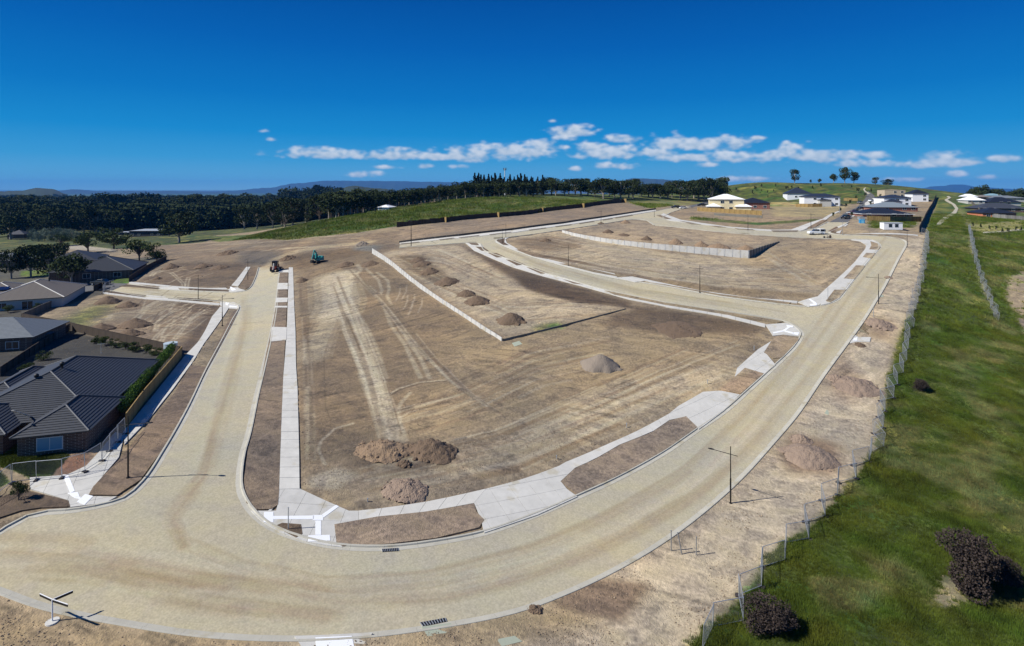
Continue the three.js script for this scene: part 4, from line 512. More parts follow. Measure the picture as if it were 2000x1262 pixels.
// ---------- street lamps, signs, posts ----------
M.lampPole = std(0x23211f, 0.5, { metalness: 0.4 });
function lamp(u, v, hpx, dir, label, mat = M.lampPole) {
  const [X, Z] = at(u, v), h = hpx * Z / F, o = thing('street_lamp', label, 'street lamp', V3(X, Z), 0, 'street lamps'), s = h / 6.5, d = vec(Math.cos(dir), 0, -Math.sin(dir));
  mesh('pole', join([bar(vec(0, -0.2, 0), vec(0, h * 0.45, 0), 0.085 * s, 10), bar(vec(0, h * 0.45, 0), vec(0, h, 0), 0.06 * s, 10, 0.045 * s)]), mat, o); mesh('base_plate', new THREE.CylinderGeometry(0.16 * s, 0.2 * s, 0.12, 10).translate(0, 0.16, 0), mat, o);
  const y = h - 0.9 * s, a = d.clone().multiplyScalar(-0.75 * s).setY(y - 0.02), b = d.clone().multiplyScalar(1.85 * s).setY(y + 0.12 * s); mesh('arm', bar(a, b, 0.035 * s, 8), mat, o);
  const g = new THREE.SphereGeometry(0.5, 12, 8); g.scale(0.72 * s, 0.12 * s, 0.3 * s); g.rotateY(dir); g.translate(d.x * 2.1 * s, y + 0.14 * s, d.z * 2.1 * s); const l = mesh('luminaire', g, mat, o); const gl = new THREE.SphereGeometry(0.5, 10, 6, 0, Math.PI * 2, Math.PI / 2, Math.PI / 2); gl.scale(0.4 * s, 0.1 * s, 0.2 * s); gl.rotateY(dir); gl.translate(d.x * 2.15 * s, y + 0.1 * s, d.z * 2.15 * s); mesh('lens', gl, std(0xd8dadb, 0.3), l);
  return o;
}
const greyPole = std(0x8f9294, 0.5, { metalness: 0.4 });
for (const a of [[1427, 986, 114, 2.6, 'black street lamp on the dirt strip outside the near bend'], [250, 936, 123, 0.1, 'black street lamp beside the mesh fence by the near left house'], [1716, 595, 60, 2.9, 'black street lamp outside the far right bend'], [1367, 572, 55, 3.0, 'black street lamp on the verge of the curving side road'], [1110, 520, 42, 3.1, 'slim dark lamp where the curving side road starts to straighten'], [434, 637, 61, 0.1, 'dark lamp on the left verge above the near left house'], [387, 586, 49, 1.6, 'dark lamp on the near verge of the left side street'], [484, 547, 39, 0.2, 'thin lamp beside the short footpath of the far left lot'], [803, 482, 57, 2.0, 'tall dark lamp at the left end of the far street'], [988, 463, 27, 2.4, 'rear lamp of the pair at the far junction'], [981, 476, 30, 2.4, 'front lamp of the pair at the far junction'], [1174, 438, 28, 2.2, 'lamp on the far street beside the first soil heap'], [1278, 424, 24, 2.2, 'lamp at the far fork with the upper cross street'], [1461, 450, 32, 1.6, 'dark lamp on the upper cross street behind the white wall'], [1584, 446, 30, 0.4, 'dark lamp at the foot of the climbing street'], [1772, 484, 34, 2.8, 'dark lamp at the top of the right bend'], [1646, 459, 28, 1.5, 'grey lamp by the corner of the climbing street', greyPole], [1640, 416, 32, 0.4, 'grey lamp half way up the climbing street', greyPole]]) lamp(...a);
function stick(name, u, v, hpx, r, material, label, category, lean = 0, group) { const [X, Z] = at(u, v), h = hpx * Z / F, o = thing(name, label, category, V3(X, Z), 0, group); mesh('pole', bar(vec(0, -0.2, 0), vec(lean, h, 0), r, 8), material, o); mesh('cap', bar(vec(lean, h, 0), vec(lean, h + 0.04, 0), r * 1.3, 8), material, o); return o; }
stick('sign_post', 563, 1036, 44, 0.05, M.galv, 'bare grey sign pole on the soil island by the corner pad', 'sign pole'); stick('sign_post', 1311, 1079, 42, 0.05, greyPole, 'leftmost of the three bare poles outside the bend', 'sign pole'); stick('sign_post', 1333, 1085, 44, 0.055, greyPole, 'leaning middle one of the three bare poles outside the bend', 'sign pole', -0.45); stick('sign_post', 1360, 1087, 38, 0.045, greyPole, 'rightmost and shortest of the three bare poles outside the bend', 'sign pole'); stick('sign_post', 1706, 622, 22, 0.05, M.galv, 'thin pole on the dirt beside the right bend', 'sign pole'); stick('sign_post', 1617, 586, 24, 0.05, M.galv, 'thin pole on the verge at the curving road corner', 'sign pole');
[[1087, 899, 9, 'by the long driveway apron'], [1224, 837, 10, 'above the dirt-edged footpath'], [1382, 752, 10, 'beside the second apron'], [718, 983, 9, 'near the central corner pad'], [1473, 684, 8, 'by the right corner pad']].forEach(([u, v, h, w]) => { const o = stick('service_riser', u, v, h, 0.06, M.galv, 'short grey service riser ' + w, 'riser'); });
{ const [X, Z] = at(102, 1219), o = thing('street_sign', 'street name sign with three dark blades on a white post', 'street sign', V3(X, Z)); const h = 1.75; mesh('post', bar(vec(0, -0.2, 0), vec(0, h, 0), 0.05, 10), M.white, o); const ft = new THREE.CylinderGeometry(0.42, 0.46, 0.14, 18); ft.translate(0, 0.16, 0); mesh('footing', ft, M.concrete, o);
  for (const [a, l] of [[2.75, 1.5], [0.85, 1.2], [-0.32, 1.6]]) { const g = box(l, 0.17, 0.03, l / 2, h - 0.06, 0); g.rotateY(a); const b = mesh('blade', g, M.darkSteel, o); const t = box(l, 0.03, 0.045, l / 2, h + 0.04, 0); t.rotateY(a); mesh('edge', t, M.white, b); } }

// ---------- soil heaps ----------
M.heap = std(0x8a745c, 0.95, { bumpMap: clodBump, bumpScale: 0.2 }); M.heapDark = std(0x6b5947, 0.95, { bumpMap: clodBump, bumpScale: 0.2 }); M.gravel = std(0x85796b, 0.95, { bumpMap: clodBump, bumpScale: 0.15 }); M.heapPink = std(0x8d7a69, 0.95, { bumpMap: clodBump, bumpScale: 0.2 });
function heap(u, v, wpx, hpx, material, label, group, sd = 1, lump = 1) {
  const [X, Z] = at(u, v), R = wpx / 2 * Z / F, hh = hpx * Z / F * 0.85, n = 26, pos = [], idx = [], uv = []; const o = thing('soil_heap', label, 'soil heap', V3(X, Z + R * 0.3), 0, group);
  for (let j = 0; j <= n; j++) for (let i = 0; i <= n; i++) { const x = i / n * 2 - 1, z = j / n * 2 - 1, r = Math.hypot(x, z), e = fbm(x * 2 + sd * 7, z * 2 + sd, 3, 5) - 0.5; const k = Math.max(0, 1 - r * (1 + e * 0.6)), y = hh * Math.pow(k, 0.8) * (1 + e * 0.5) * 1.1 + (fbm(x * 9 + sd, z * 9, 2, 6) - 0.5) * 0.35 * lump * Math.min(1, k * 5) * Math.min(1, hh); const gx = X + x * R * 1.1, gz = Z + R * 0.3 - z * R * 0.9; pos.push(x * R * 1.1, y + ground(gx, gz) - o.position.y + (k > 0 ? 0.1 : -0.15), z * R * 0.9); uv.push(x * R, z * R); }
  for (let j = 0; j < n; j++) for (let i = 0; i < n; i++) { const a = j * (n + 1) + i; idx.push(a, a + n + 1, a + 1, a + 1, a + n + 1, a + n + 2); }
  mesh('mound', geoOf(pos, idx, uv), material, o); const cl = []; seed(sd + 50); for (let i = 0; i < 70; i++) { const a = rnd() * 6.28, r = Math.sqrt(rnd()) * 1.05, x = Math.cos(a) * r, z = Math.sin(a) * r, q = 0.05 + rnd() * rnd() * 0.22 * lump, k = Math.max(0, 1 - r), g = new THREE.IcosahedronGeometry(q, 0); g.scale(1, 0.7, 1); g.rotateY(a * 9); g.translate(x * R * 1.1, hh * k * 0.95 + ground(X + x * R * 1.1, Z + R * 0.3 - z * R * 0.9) - o.position.y + 0.12, z * R * 0.9); cl.push(g); }
  const cm = mesh('clods', join(cl), material, o); cm.userData.kind = 'stuff'; return o;
}
[[1175, 722, 72, 26, M.gravel, 'smooth grey gravel heap alone on the central lot', 0, 3, 0.3], [998, 632, 54, 20, M.heapDark, 'large brown heap inside the corner of the low sleeper wall', 0, 4], [931, 594, 46, 15, M.heapDark, 'jagged brown heap in front of a smaller one on the upper lot', 0, 5], [910, 579, 36, 12, M.heapDark, 'smaller dark heap just behind the jagged one', 0, 6], [872, 556, 46, 12, M.heapDark, 'long dark heap against the panel wall', 0, 7], [838, 535, 34, 11, M.heapDark, 'dark heap second along behind the panel wall', 0, 8], [822, 520, 34, 9, M.heapDark, 'flat dark heap near the top of the panel wall', 0, 9], [815, 511, 30, 7, M.heapDark, 'topmost small heap behind the panel wall', 0, 10], [673, 521, 30, 10, M.heapDark, 'left dark heap of the pair at the top of the central lot', 0, 11], [722, 519, 30, 9, M.heapDark, 'right dark heap of the pair at the top of the central lot', 0, 12], [588, 552, 22, 9, M.heapDark, 'dark heap beside the top of the straight footpath', 0, 13],
  [840, 893, 92, 26, M.heapDark, 'big dark dug-over heap at the near side of the central lot', 0, 14, 2], [745, 892, 100, 16, M.heap, 'ragged low heap of turned soil left of the big dark one', 0, 15, 2.2], [790, 968, 90, 18, M.heapPink, 'crumbly pale heap next to the near curve footpath', 0, 16, 1.5], [790, 912, 24, 10, M.heapDark, 'small dark clump between the turned heaps', 0, 17, 2],
  [205, 594, 44, 16, M.heapDark, 'tallest dark heap on the vacant corner lot', 0, 18], [245, 601, 38, 11, M.heapDark, 'rounded dark heap right of the tallest on the corner lot', 0, 19], [257, 640, 60, 17, M.heapDark, 'broad rubble heap in the middle of the corner lot', 0, 20], [193, 646, 46, 13, M.heapDark, 'dark heap close to the rear fence', 0, 21], [248, 657, 50, 13, M.heapDark, 'low heap against the rear fence of the near house', 0, 22], [330, 526, 32, 10, M.heapDark, 'left dark heap on the far left lot', 0, 23], [393, 524, 30, 9, M.heapDark, 'middle dark heap on the far left lot', 0, 24], [425, 526, 34, 7, M.heapDark, 'right flat heap on the far left lot', 0, 25], [306, 547, 16, 6, M.heapDark, 'little heap near the side street on the far left lot', 0, 26],
  [1174, 438, 12, 4, M.heapDark, 'small dark heap beside the far street lamp', 0, 27], [1222, 437, 20, 7, M.heap, 'pale brown heap by the far street', 0, 28], [1188, 456, 20, 8, M.heapDark, 'pointed heap first from the left above the white wall', 0, 29], [1219, 461, 22, 4, M.heapDark, 'flat dark heap second from the left above the white wall', 0, 30], [1264, 470, 21, 8, M.heapDark, 'dark heap third from the left above the white wall', 0, 31], [1321, 477, 28, 10, M.heap, 'brown heap fourth from the left above the white wall', 0, 32], [1371, 483, 28, 11, M.heap, 'brown heap fifth from the left above the white wall', 0, 33], [1406, 488, 44, 12, M.heap, 'double heap near the corner of the white wall', 0, 34], [1460, 492, 34, 13, M.heap, 'last brown heap in the corner of the white wall', 0, 35], [1066, 472, 20, 6, M.heapDark, 'dark heap at the head of the terraced block', 0, 36],
  [1590, 905, 100, 22, M.heapPink, 'wide pinkish mound on the dirt strip near the lamp', 0, 37, 1.2], [1568, 866, 40, 13, M.heapPink, 'small pinkish mound behind the wide one', 0, 38], [1680, 765, 84, 14, M.heapPink, 'low scattered mound beside the mesh fence', 0, 39, 1.4], [1636, 745, 34, 10, M.heapPink, 'little mound left of the scattered one', 0, 40], [1722, 640, 52, 12, M.heapPink, 'low mound beyond the concrete ramp stub', 0, 41, 1.4], [1682, 678, 20, 6, M.heapDark, 'little dark mound below the ramp stub', 0, 42], [1738, 545, 14, 5, M.heapPink, 'tiny mound near the top of the right strip', 0, 43], [1045, 1198, 22, 8, M.heapDark, 'small dark clump by the outer kerb', 0, 44, 1.5], [1330, 652, 90, 8, M.heapDark, 'long low dark ridge of topsoil by the curving road', 0, 45, 1.2], [560, 508, 30, 8, M.heapDark, 'rubble pile beside the backhoe', 0, 46, 2.5], [440, 498, 36, 8, M.heapDark, 'rubble pile left of the haul track', 0, 47, 2.5], [705, 480, 26, 8, M.gravel, 'grey rubble pile at the head of the panel wall', 0, 48, 2]].forEach((a) => heap(...a));

// ---------- houses ----------
const tileNoise = noiseTex(256, (u, v, x, y) => 225 + (wrapN(u, v, 9, 3, 120) - 0.5) * 50 + (hash(x, y, 4) - 0.5) * 16);
const brickTex = (a, b) => noiseTex(256, (u, v, x, y) => { const row = Math.floor(v * 24), m = (v * 24) % 1 < 0.14 || ((u * 9 + (row % 2) * 0.5) % 1) < 0.06; const h = hash(Math.floor(u * 9 + (row % 2) * 0.5), row, 3); return m ? [150, 142, 132] : [mix(a[0], b[0], h), mix(a[1], b[1], h), mix(a[2], b[2], h)]; });
M.glass = new THREE.MeshPhysicalMaterial({ color: 0x1d2a33, roughness: 0.05, metalness: 0, clearcoat: 1 }); M.blind = std(0x6e99b0, 0.4); M.frame = std(0xd8d8d4, 0.6); M.solar = std(0x1b2b52, 0.15, { metalness: 0.3 }); M.gutter = std(0x3a3b3d, 0.5);
function hipFaces(w, d, rise, y) {      // four convex faces round a ridge, eaves at height y
  const a = w / 2, b = d / 2; if (w >= d) { const r = a - b; return [[[-a, y, b], [a, y, b], [r, y + rise, 0], [-r, y + rise, 0]], [[a, y, -b], [-a, y, -b], [-r, y + rise, 0], [r, y + rise, 0]], [[a, y, b], [a, y, -b], [r, y + rise, 0]], [[-a, y, -b], [-a, y, b], [-r, y + rise, 0]]]; }
  const r = b - a; return [[[a, y, b], [a, y, -b], [0, y + rise, -r], [0, y + rise, r]], [[-a, y, -b], [-a, y, b], [0, y + rise, r], [0, y + rise, -r]], [[-a, y, b], [a, y, b], [0, y + rise, r]], [[a, y, -b], [-a, y, -b], [0, y + rise, -r]]];
}
function courses(face, step, lift, x0, z0) {      // overlapping tile courses of one roof face
  const p = face.map(([x, y, z]) => vec(x + x0, y, z + z0)), n = new THREE.Vector3().crossVectors(p[1].clone().sub(p[0]), p[2].clone().sub(p[0])).normalize(), l = p[1].clone().sub(p[0]).normalize(), s = new THREE.Vector3().crossVectors(n, l).normalize(); if (n.y < 0) n.negate(); if (s.y < 0) s.negate();
  const q = p.map((v) => [v.clone().sub(p[0]).dot(l), v.clone().sub(p[0]).dot(s)]), S1 = Math.max(...q.map((c) => c[1])), out = [], W3 = (a, b, h) => p[0].clone().addScaledVector(l, a).addScaledVector(s, b).addScaledVector(n, h);
  for (let k = 0; k * step < S1 - 0.02; k++) {
    const c = clipCell(q, -1e3, 1e3, k * step, Math.min(S1, (k + 1) * step)); if (c.length < 3) continue;
    const pos = [], uv = [], idx = []; c.forEach(([a, b]) => { const v = W3(a, b, 0.04 + lift * (1 - (b - k * step) / step)); pos.push(v.x, v.y, v.z); uv.push(a / 3, b / 3 + k * 0.37); }); for (let i = 1; i < c.length - 1; i++) idx.push(0, i, i + 1);
    const low = c.filter((e) => Math.abs(e[1] - k * step) < 1e-4).map((e) => e[0]), a0 = Math.min(...low), a1 = Math.max(...low), o = pos.length / 3; for (const [a, h] of [[a0, 0.04 + lift], [a1, 0.04 + lift], [a1, 0], [a0, 0]]) { const v = W3(a, k * step, h); pos.push(v.x, v.y, v.z); uv.push(a / 3, h); } idx.push(o, o + 3, o + 1, o + 1, o + 3, o + 2);
    out.push(geoOf(pos, idx, uv).toNonIndexed()); out[out.length - 1].computeVertexNormals();
  }
  return out;
}
// blocks: [x centre, z centre, width, depth, eave height, roof rise, wall material, roof material, base height]; windows: [x, y, z, w, h, turn, material]
function house(label, pos, turn, blocks, windows, opt = {}) {
  const o = thing(opt.name ?? 'house', label, opt.category ?? 'house', pos, turn);
  for (const [x, z, w, d, h, rise, wm, rm, y0 = -1.5] of blocks) {
    mesh('wall', box(w, h - y0, d, x, (h + y0) / 2, z), wm, o);
    const ov = opt.over ?? 0.5, faces = hipFaces(w + 2 * ov, d + 2 * ov, rise, h - 0.05), soffit = box(w + 2 * ov - 0.02, 0.16, d + 2 * ov - 0.02, x, h - 0.06, z);
    const tri = []; for (const f of faces) for (let i = 1; i < f.length - 1; i++) tri.push(...[f[0], f[i], f[i + 1]].flatMap(([a, b, c]) => [a + x, b + 0.02, c + z])); const rg = new THREE.BufferGeometry(); rg.setAttribute('position', new THREE.Float32BufferAttribute(tri, 3)); rg.computeVertexNormals();
    const roof = mesh('roof', rg, rm, o); mesh('fascia', soffit, opt.fascia ?? M.gutter, o);
    if (opt.tiles) for (const f of faces) for (const g of courses(f, opt.tiles, opt.lift ?? 0.05, x, z)) mesh('tile_course', g, rm, roof);
    if (opt.caps) { const caps = []; for (const f of faces) for (let i = 0; i < f.length; i++) { const a = f[i], b = f[(i + 1) % f.length]; if (Math.abs(a[1] - b[1]) > 0.1 || a[1] > h + 0.3) caps.push(bar(vec(a[0] + x, a[1] + 0.08, a[2] + z), vec(b[0] + x, b[1] + 0.08, b[2] + z), 0.11, 6)); } mesh('ridge_cap', join(caps), opt.caps, roof); }
  }
  for (const [x, y, z, w, h, t, m] of windows) { const win = mesh('window', box(w, h, 0.06, 0, 0, 0, 0), m ?? M.glass, o); win.position.set(x, y, z); win.rotation.y = t; const f = []; for (const s of [-1, 1]) f.push(box(0.07, h + 0.1, 0.12, s * w / 2), box(w, 0.07, 0.12, 0, s * h / 2)); if (w > 1) f.push(box(0.05, h, 0.1)); mesh('frame', join(f), M.frame, win); }
  return o;
}
M.roofDark = std(0x43464b, 0.55, { map: tileNoise }); M.roofTan = std(0x80786f, 0.7, { map: tileNoise }); M.roofGrey = std(0x7f8588, 0.5, { map: tileNoise }); M.roofWhite = std(0xeef0f0, 0.5); M.roofBlack = std(0x24272d, 0.5, { map: tileNoise }); M.roofBlue = std(0x2e3440, 0.5, { map: tileNoise }); M.capDark = std(0x4b4d51, 0.6); M.capPale = std(0xc9c6bf, 0.6);
M.brickDark = std(0xffffff, 0.9, { map: brickTex([70, 52, 44], [96, 72, 58]) }); M.brickRed = std(0xffffff, 0.9, { map: brickTex([120, 70, 58], [150, 92, 72]) }); M.brickOrange = std(0xffffff, 0.9, { map: brickTex([186, 96, 58], [205, 122, 76]) }); M.render = std(0xd9cba4, 0.85); M.renderWhite = std(0xe4e6e8, 0.8); M.renderGrey = std(0xb4b3ae, 0.85);
const cornerPlace = (u, v, turn, lx, lz) => { const [X, Z] = at(u, v), c = Math.cos(turn), s = Math.sin(turn); return V3(X - (c * lx + s * lz), Z + (-s * lx + c * lz), 0); };   // put local (lx, lz) on the traced corner
{ // near left house
  const p = cornerPlace(166, 884, 0.28, 0, 0); const h = house('large dark tiled house with wide hip roofs on the near left', p, 0.28, [[-8.4, -15.5, 15, 22, 2.6, 3.5, M.brickDark, M.roofDark], [-3.2, -5, 6.4, 9.6, 2.5, 1.9, M.brickDark, M.roofDark], [-11.6, -5.4, 6.6, 8, 2.55, 1.9, M.brickDark, M.roofDark], [-15.5, -20, 5, 12, 2.5, 1.4, M.brickDark, M.roofDark]], [[-3.4, 1.35, -0.17, 2.4, 1.4, 0, M.blind], [-11.6, 1.35, -1.37, 2.4, 1.4, 0, M.blind], [-0.87, 1.4, -9, 1, 1.3, Math.PI / 2], [-0.87, 1.4, -15, 1.6, 1.2, Math.PI / 2]], { tiles: 0.36, lift: 0.055, caps: M.capDark });
  const fl = box(0.25, 0.05, 6.6, 0, 0, 0); fl.rotateX(-0.52); fl.translate(-7.2, 3.5, -3.8); mesh('valley_flashing', fl, M.capPale, h); for (const [x, y, z] of [[-8, 5.9, -14], [-9.5, 5.4, -11]]) mesh('roof_vent', join([bar(vec(x, y - 0.5, z), vec(x, y + 0.5, z), 0.13, 8), new THREE.SphereGeometry(0.28, 10, 8).translate(x, y + 0.6, z)]), M.black, h); mesh('aerial', join([bar(vec(-6.5, 5.5, -22), vec(-6.5, 7, -22), 0.03), bar(vec(-7, 6.9, -22), vec(-6, 6.9, -22), 0.02)]), M.galv, h);
}
house('grey ribbed roof house at the left edge behind the dark fence', cornerPlace(62, 686, 0.25, 0, 0), 0.25, [[-9, -6, 18, 12, 2.7, 2.6, M.brickDark, M.roofGrey]], [[-3, 1.3, 0.03, 2, 1.3, 0]], { tiles: 0.42, lift: 0.03 });
{ const h = house('tan tiled house with blue solar panels on the left', cornerPlace(122, 600, 0.42, 0, 0), 0.42, [[-8, -10, 16, 20, 2.6, 3.2, M.renderGrey, M.roofTan], [-17, -16, 12, 14, 2.6, 2.4, M.renderGrey, M.roofTan]], [[-12, 1.3, 0.03, 2, 1.3, 0], [-7, 1.1, 0.03, 2.2, 2, 0]], { tiles: 0.4, lift: 0.05, caps: M.capPale });
  for (let i = 0; i < 7; i++) { const g = box(1.0, 0.05, 1.7, 0, 0, 0); g.rotateX(0.36); g.translate(-21 + i * 1.06, 4.05, -11.4); mesh('solar_panel', g, M.solar, h); } for (let i = 0; i < 3; i++) { const g = box(1.0, 0.05, 1.7); g.rotateX(0.36); g.translate(-20 + i * 1.06, 4.75, -13.3); mesh('solar_panel', g, M.solar, h); } mesh('roof_vent', bar(vec(-6, 5.2, -12), vec(-6, 6.2, -12), 0.18, 8), M.black, h); }
house('charcoal roofed house behind the black car', cornerPlace(258, 543, 0.38, 0, 0), 0.38, [[-9, -10, 18, 20, 2.6, 3.6, M.brickDark, M.roofDark], [-17, -7, 10, 10, 2.6, 2.2, M.brickDark, M.roofDark]], [[-4, 1.3, 0.03, 2, 1.4, 0], [-12, 1.3, 0.03, 2, 1.4, 0]], { tiles: 0.5, lift: 0.05, caps: M.capDark });
house('grey roofed house half hidden behind the dark street trees', cornerPlace(186, 521, 0.4, 0, 0), 0.4, [[-8, -9, 16, 18, 2.6, 3.2, M.brickDark, M.roofDark]], [], { tiles: 0.6, lift: 0.05 }); house('pale roofed house behind the trees at the left edge', cornerPlace(48, 522, 0.4, 0, 0), 0.4, [[-9, -8, 18, 16, 2.8, 2.8, M.brickDark, M.roofGrey]], [], {});
const front = (u, v, turn) => { const [X, Z] = at(u, v); return [V3(X, Z), Z / F, turn]; };
function simple(label, u, v, wpx, wallPx, risePx, depth, wm, rm, turn = -0.3, opt = {}) { const [p, k] = front(u, v), w = wpx * k * 0.96, h = wallPx * k, n = Math.max(2, Math.round(w / 4)), wins = []; p.z -= depth / 2; for (let i = 0; i < n; i++) for (const y of h > 4.3 ? [1.4, h - 1.3] : [1.35]) if ((i + Math.round(u)) % 3) wins.push([(i + 0.5) / n * w - w / 2, y, depth / 2 + 0.03, 1.5, 1.2, 0]); return house(label, p, turn, [[0, 0, w, depth, h, risePx * k, wm, rm, -3], ...(opt.more ?? []).map(([x, z, ww, d, hh, r, m2, r2]) => [x * k, z, ww * k, d, hh * k, r * k, m2 ?? wm, r2 ?? rm, -3])], wins, opt); }
simple('two storey cream house with a white hip roof', 1428, 413, 66, 24, 10, 13, M.render, M.roofWhite, -0.3, { fascia: M.white, more: [[-24, 5, 24, 9, 10, 6], [30, 4, 28, 8, 10, 7]] }); simple('dark roofed brown brick house right of the white roofed one', 1482, 409, 56, 13, 10, 14, M.brickRed, M.roofBlack, -0.25);
simple('blue-grey hip roofed house on the rise', 1566, 388, 44, 10, 12, 14, M.renderWhite, M.roofBlue, -0.25); simple('long white two storey house with a dark roof beside the climbing street', 1611, 403, 66, 19, 6, 12, M.renderWhite, M.roofBlue, -0.25, { more: [[2, 8, 20, 6, 13, 2, M.renderGrey]] });
simple('red brick house with a wide black roof and solar panels', 1742, 427, 92, 9, 11, 15, M.brickRed, M.roofBlack, -0.2, { fascia: M.white }); simple('grey metal roofed house behind the black roofed one', 1756, 413, 80, 8, 10, 15, M.brickRed, std(0x7d868a, 0.5), -0.2); simple('two storey pale grey house with a stepped dark roof', 1758, 403, 50, 17, 6, 13, M.renderWhite, M.roofBlue, -0.2, { more: [[-10, 7, 26, 6, 9, 5]] }); simple('dark two storey house with a pyramid roof by the reserve', 1803, 394, 28, 16, 8, 11, M.renderWhite, M.roofBlack, -0.25);
simple('unfinished block-walled house with open window gaps', 1752, 386, 38, 15, 1, 11, std(0xb7a78f, 0.9), std(0xa4937a, 0.9), -0.2, { over: 0.05 });
simple('orange brick house with a black roof at the right edge', 1960, 427, 58, 11, 10, 13, M.brickOrange, M.roofBlack, -0.25); simple('wide grey roofed house behind the orange brick one', 1966, 414, 84, 7, 10, 13, M.brickDark, M.roofDark, -0.2); simple('black roofed house third back from the right fence', 1968, 401, 56, 6, 10, 12, M.renderGrey, M.roofBlack, -0.2); simple('white roofed house beyond the reserve fence', 1911, 399, 30, 8, 8, 10, M.renderGrey, M.roofWhite, -0.2, { fascia: M.white });
simple('small white roofed house furthest along the reserve', 1904, 389, 16, 5, 5, 10, M.renderGrey, M.roofWhite, -0.2); simple('long grey roofed house in the far right suburb', 1972, 393, 64, 6, 5, 12, M.renderGrey, M.roofGrey, -0.2); simple('blue-grey roofed house furthest back in the right suburb', 1950, 386, 18, 4, 4, 10, M.renderGrey, std(0x7c9aa3, 0.5), -0.2); simple('brown roofed house beside the far white roof', 1932, 390, 24, 5, 4, 10, M.brickDark, M.roofTan, -0.2); simple('pale roofed house at the right frame edge', 2005, 390, 30, 6, 5, 12, M.renderGrey, M.roofGrey, -0.2);
simple('small farmhouse with a hip roof among the left trees', 26, 466, 28, 8, 8, 9, M.brickDark, M.roofDark, 0.3); simple('farm cottage beside the paddock trees', 447, 441, 22, 5, 5, 8, M.brickDark, M.roofDark, 0.1); simple('low farm shed with a pale roof beyond the paddock', 492, 439, 20, 4, 2, 7, M.renderGrey, M.roofGrey, 0.1, { category: 'shed', name: 'farm_shed' }); simple('white gabled house at the foot of the woodland', 752, 411, 24, 6, 5, 9, M.renderWhite, M.renderWhite, -0.2); simple('small white house left of the gabled one in the woodland', 727, 411, 12, 6, 4, 7, M.renderWhite, M.renderWhite, -0.2);
{ const s = simple('long dark farm shed with a pale flat roof', 283, 462, 64, 11, 3, 12, std(0x2d3238, 0.7), std(0x9aa0a4, 0.5), 0.05, { category: 'shed', name: 'farm_shed' }); const s2 = simple('low lean-to left of the long farm shed', 238, 459, 28, 5, 1.5, 7, std(0x2d3238, 0.7), std(0x9aa0a4, 0.5), 0.05, { category: 'shed', name: 'farm_shed' }); }
{ // site office
  const [p, k] = front(1745, 450), o = thing('site_office', 'white portable site office with two square windows', 'site office', p, -0.12), w = 34 * k, h = 14 * k * 0.95; mesh('wall', box(w, h, 2.6, 0, h / 2 + 0.2, -1.3), M.white, o); mesh('roof', box(w + 0.15, 0.12, 2.8, 0, h + 0.26, -1.3), std(0xb9bcbb, 0.6), o); for (const x of [-0.9, 1.0]) { const win = mesh('window', box(1.0, 0.9, 0.06, x, h * 0.62 + 0.2, 0.02), M.glass, o); mesh('frame', join([box(1.1, 0.06, 0.1, x, h * 0.62 + 0.67, 0.03), box(1.1, 0.06, 0.1, x, h * 0.62 - 0.27, 0.03), box(0.05, 0.95, 0.1, x, h * 0.62 + 0.2, 0.03)]), M.black, win); } for (const x of [-2, 2]) mesh('skid', box(0.2, 0.25, 2.6, x, 0.1, -1.3), M.black, o);
  const b = (label, u, v, w0, h0, col, roofc) => { const [q, kk] = front(u, v), t = thing('portable_toilet', label, 'toilet', q, -0.2); const ww = w0 * kk, hh = h0 * kk; mesh('cabin', box(ww, hh, ww, 0, hh / 2, -ww / 2), std(col, 0.5), t); mesh('roof', box(ww * 1.06, 0.12, ww * 1.06, 0, hh + 0.06, -ww / 2), std(roofc, 0.5), t); mesh('door', box(ww * 0.6, hh * 0.82, 0.04, 0, hh * 0.45, 0.02), std(roofc, 0.5), t); };
  b('blue portable toilet beside the tan fence', 1685, 437, 8, 8, 0x2f86b8, 0x6fb4d4); b('green water tank beside the site office', 1726, 446, 5, 7, 0x2a8c74, 0xd4b35c);
  const [q, k3] = front(1684, 430), sk = thing('skip_bin', 'grey builders rubbish skip behind the blue toilet', 'skip bin', q, -0.2); mesh('tub', box(9 * k3, 7 * k3, 2, 0, 3 * k3, -1), std(0x8c9298, 0.6), sk); mesh('rubbish', new THREE.IcosahedronGeometry(0.7, 1).scale(1.4, 0.5, 1).translate(0, 6.6 * k3, -1), std(0x7a6a58, 0.9), sk);
}
{ // pale gravel walks
  const gp = std(0xd9d2bd, 0.95, { map: concreteTex }), walk = (label, o, c = 2) => mesh('path_surface', sheet(P(o), 0.3, c, 0.2), gp, structure('gravel_path', label, 'path'));
  walk('pale winding gravel path up the green reserve', [[1829, 440], [1845, 424], [1860, 416], [1866, 408], [1860, 400], [1848, 394], [1845, 391], [1853, 387], [1849, 384.5], [1854, 384], [1858, 387], [1851, 391], [1855, 393.5], [1866, 400], [1872, 408], [1868, 417], [1852, 427], [1838, 440]]); walk('thin pale path curling over the green rise', [[1696, 380], [1688, 374], [1686, 370], [1690, 367], [1692, 367.5], [1689, 370.5], [1691, 374], [1700, 379]]); walk('pale path across the little park', [[1920, 455], [1960, 452.5], [2000, 448.5], [2060, 446], [2060, 449], [2000, 451], [1960, 455], [1920, 457]]);
}
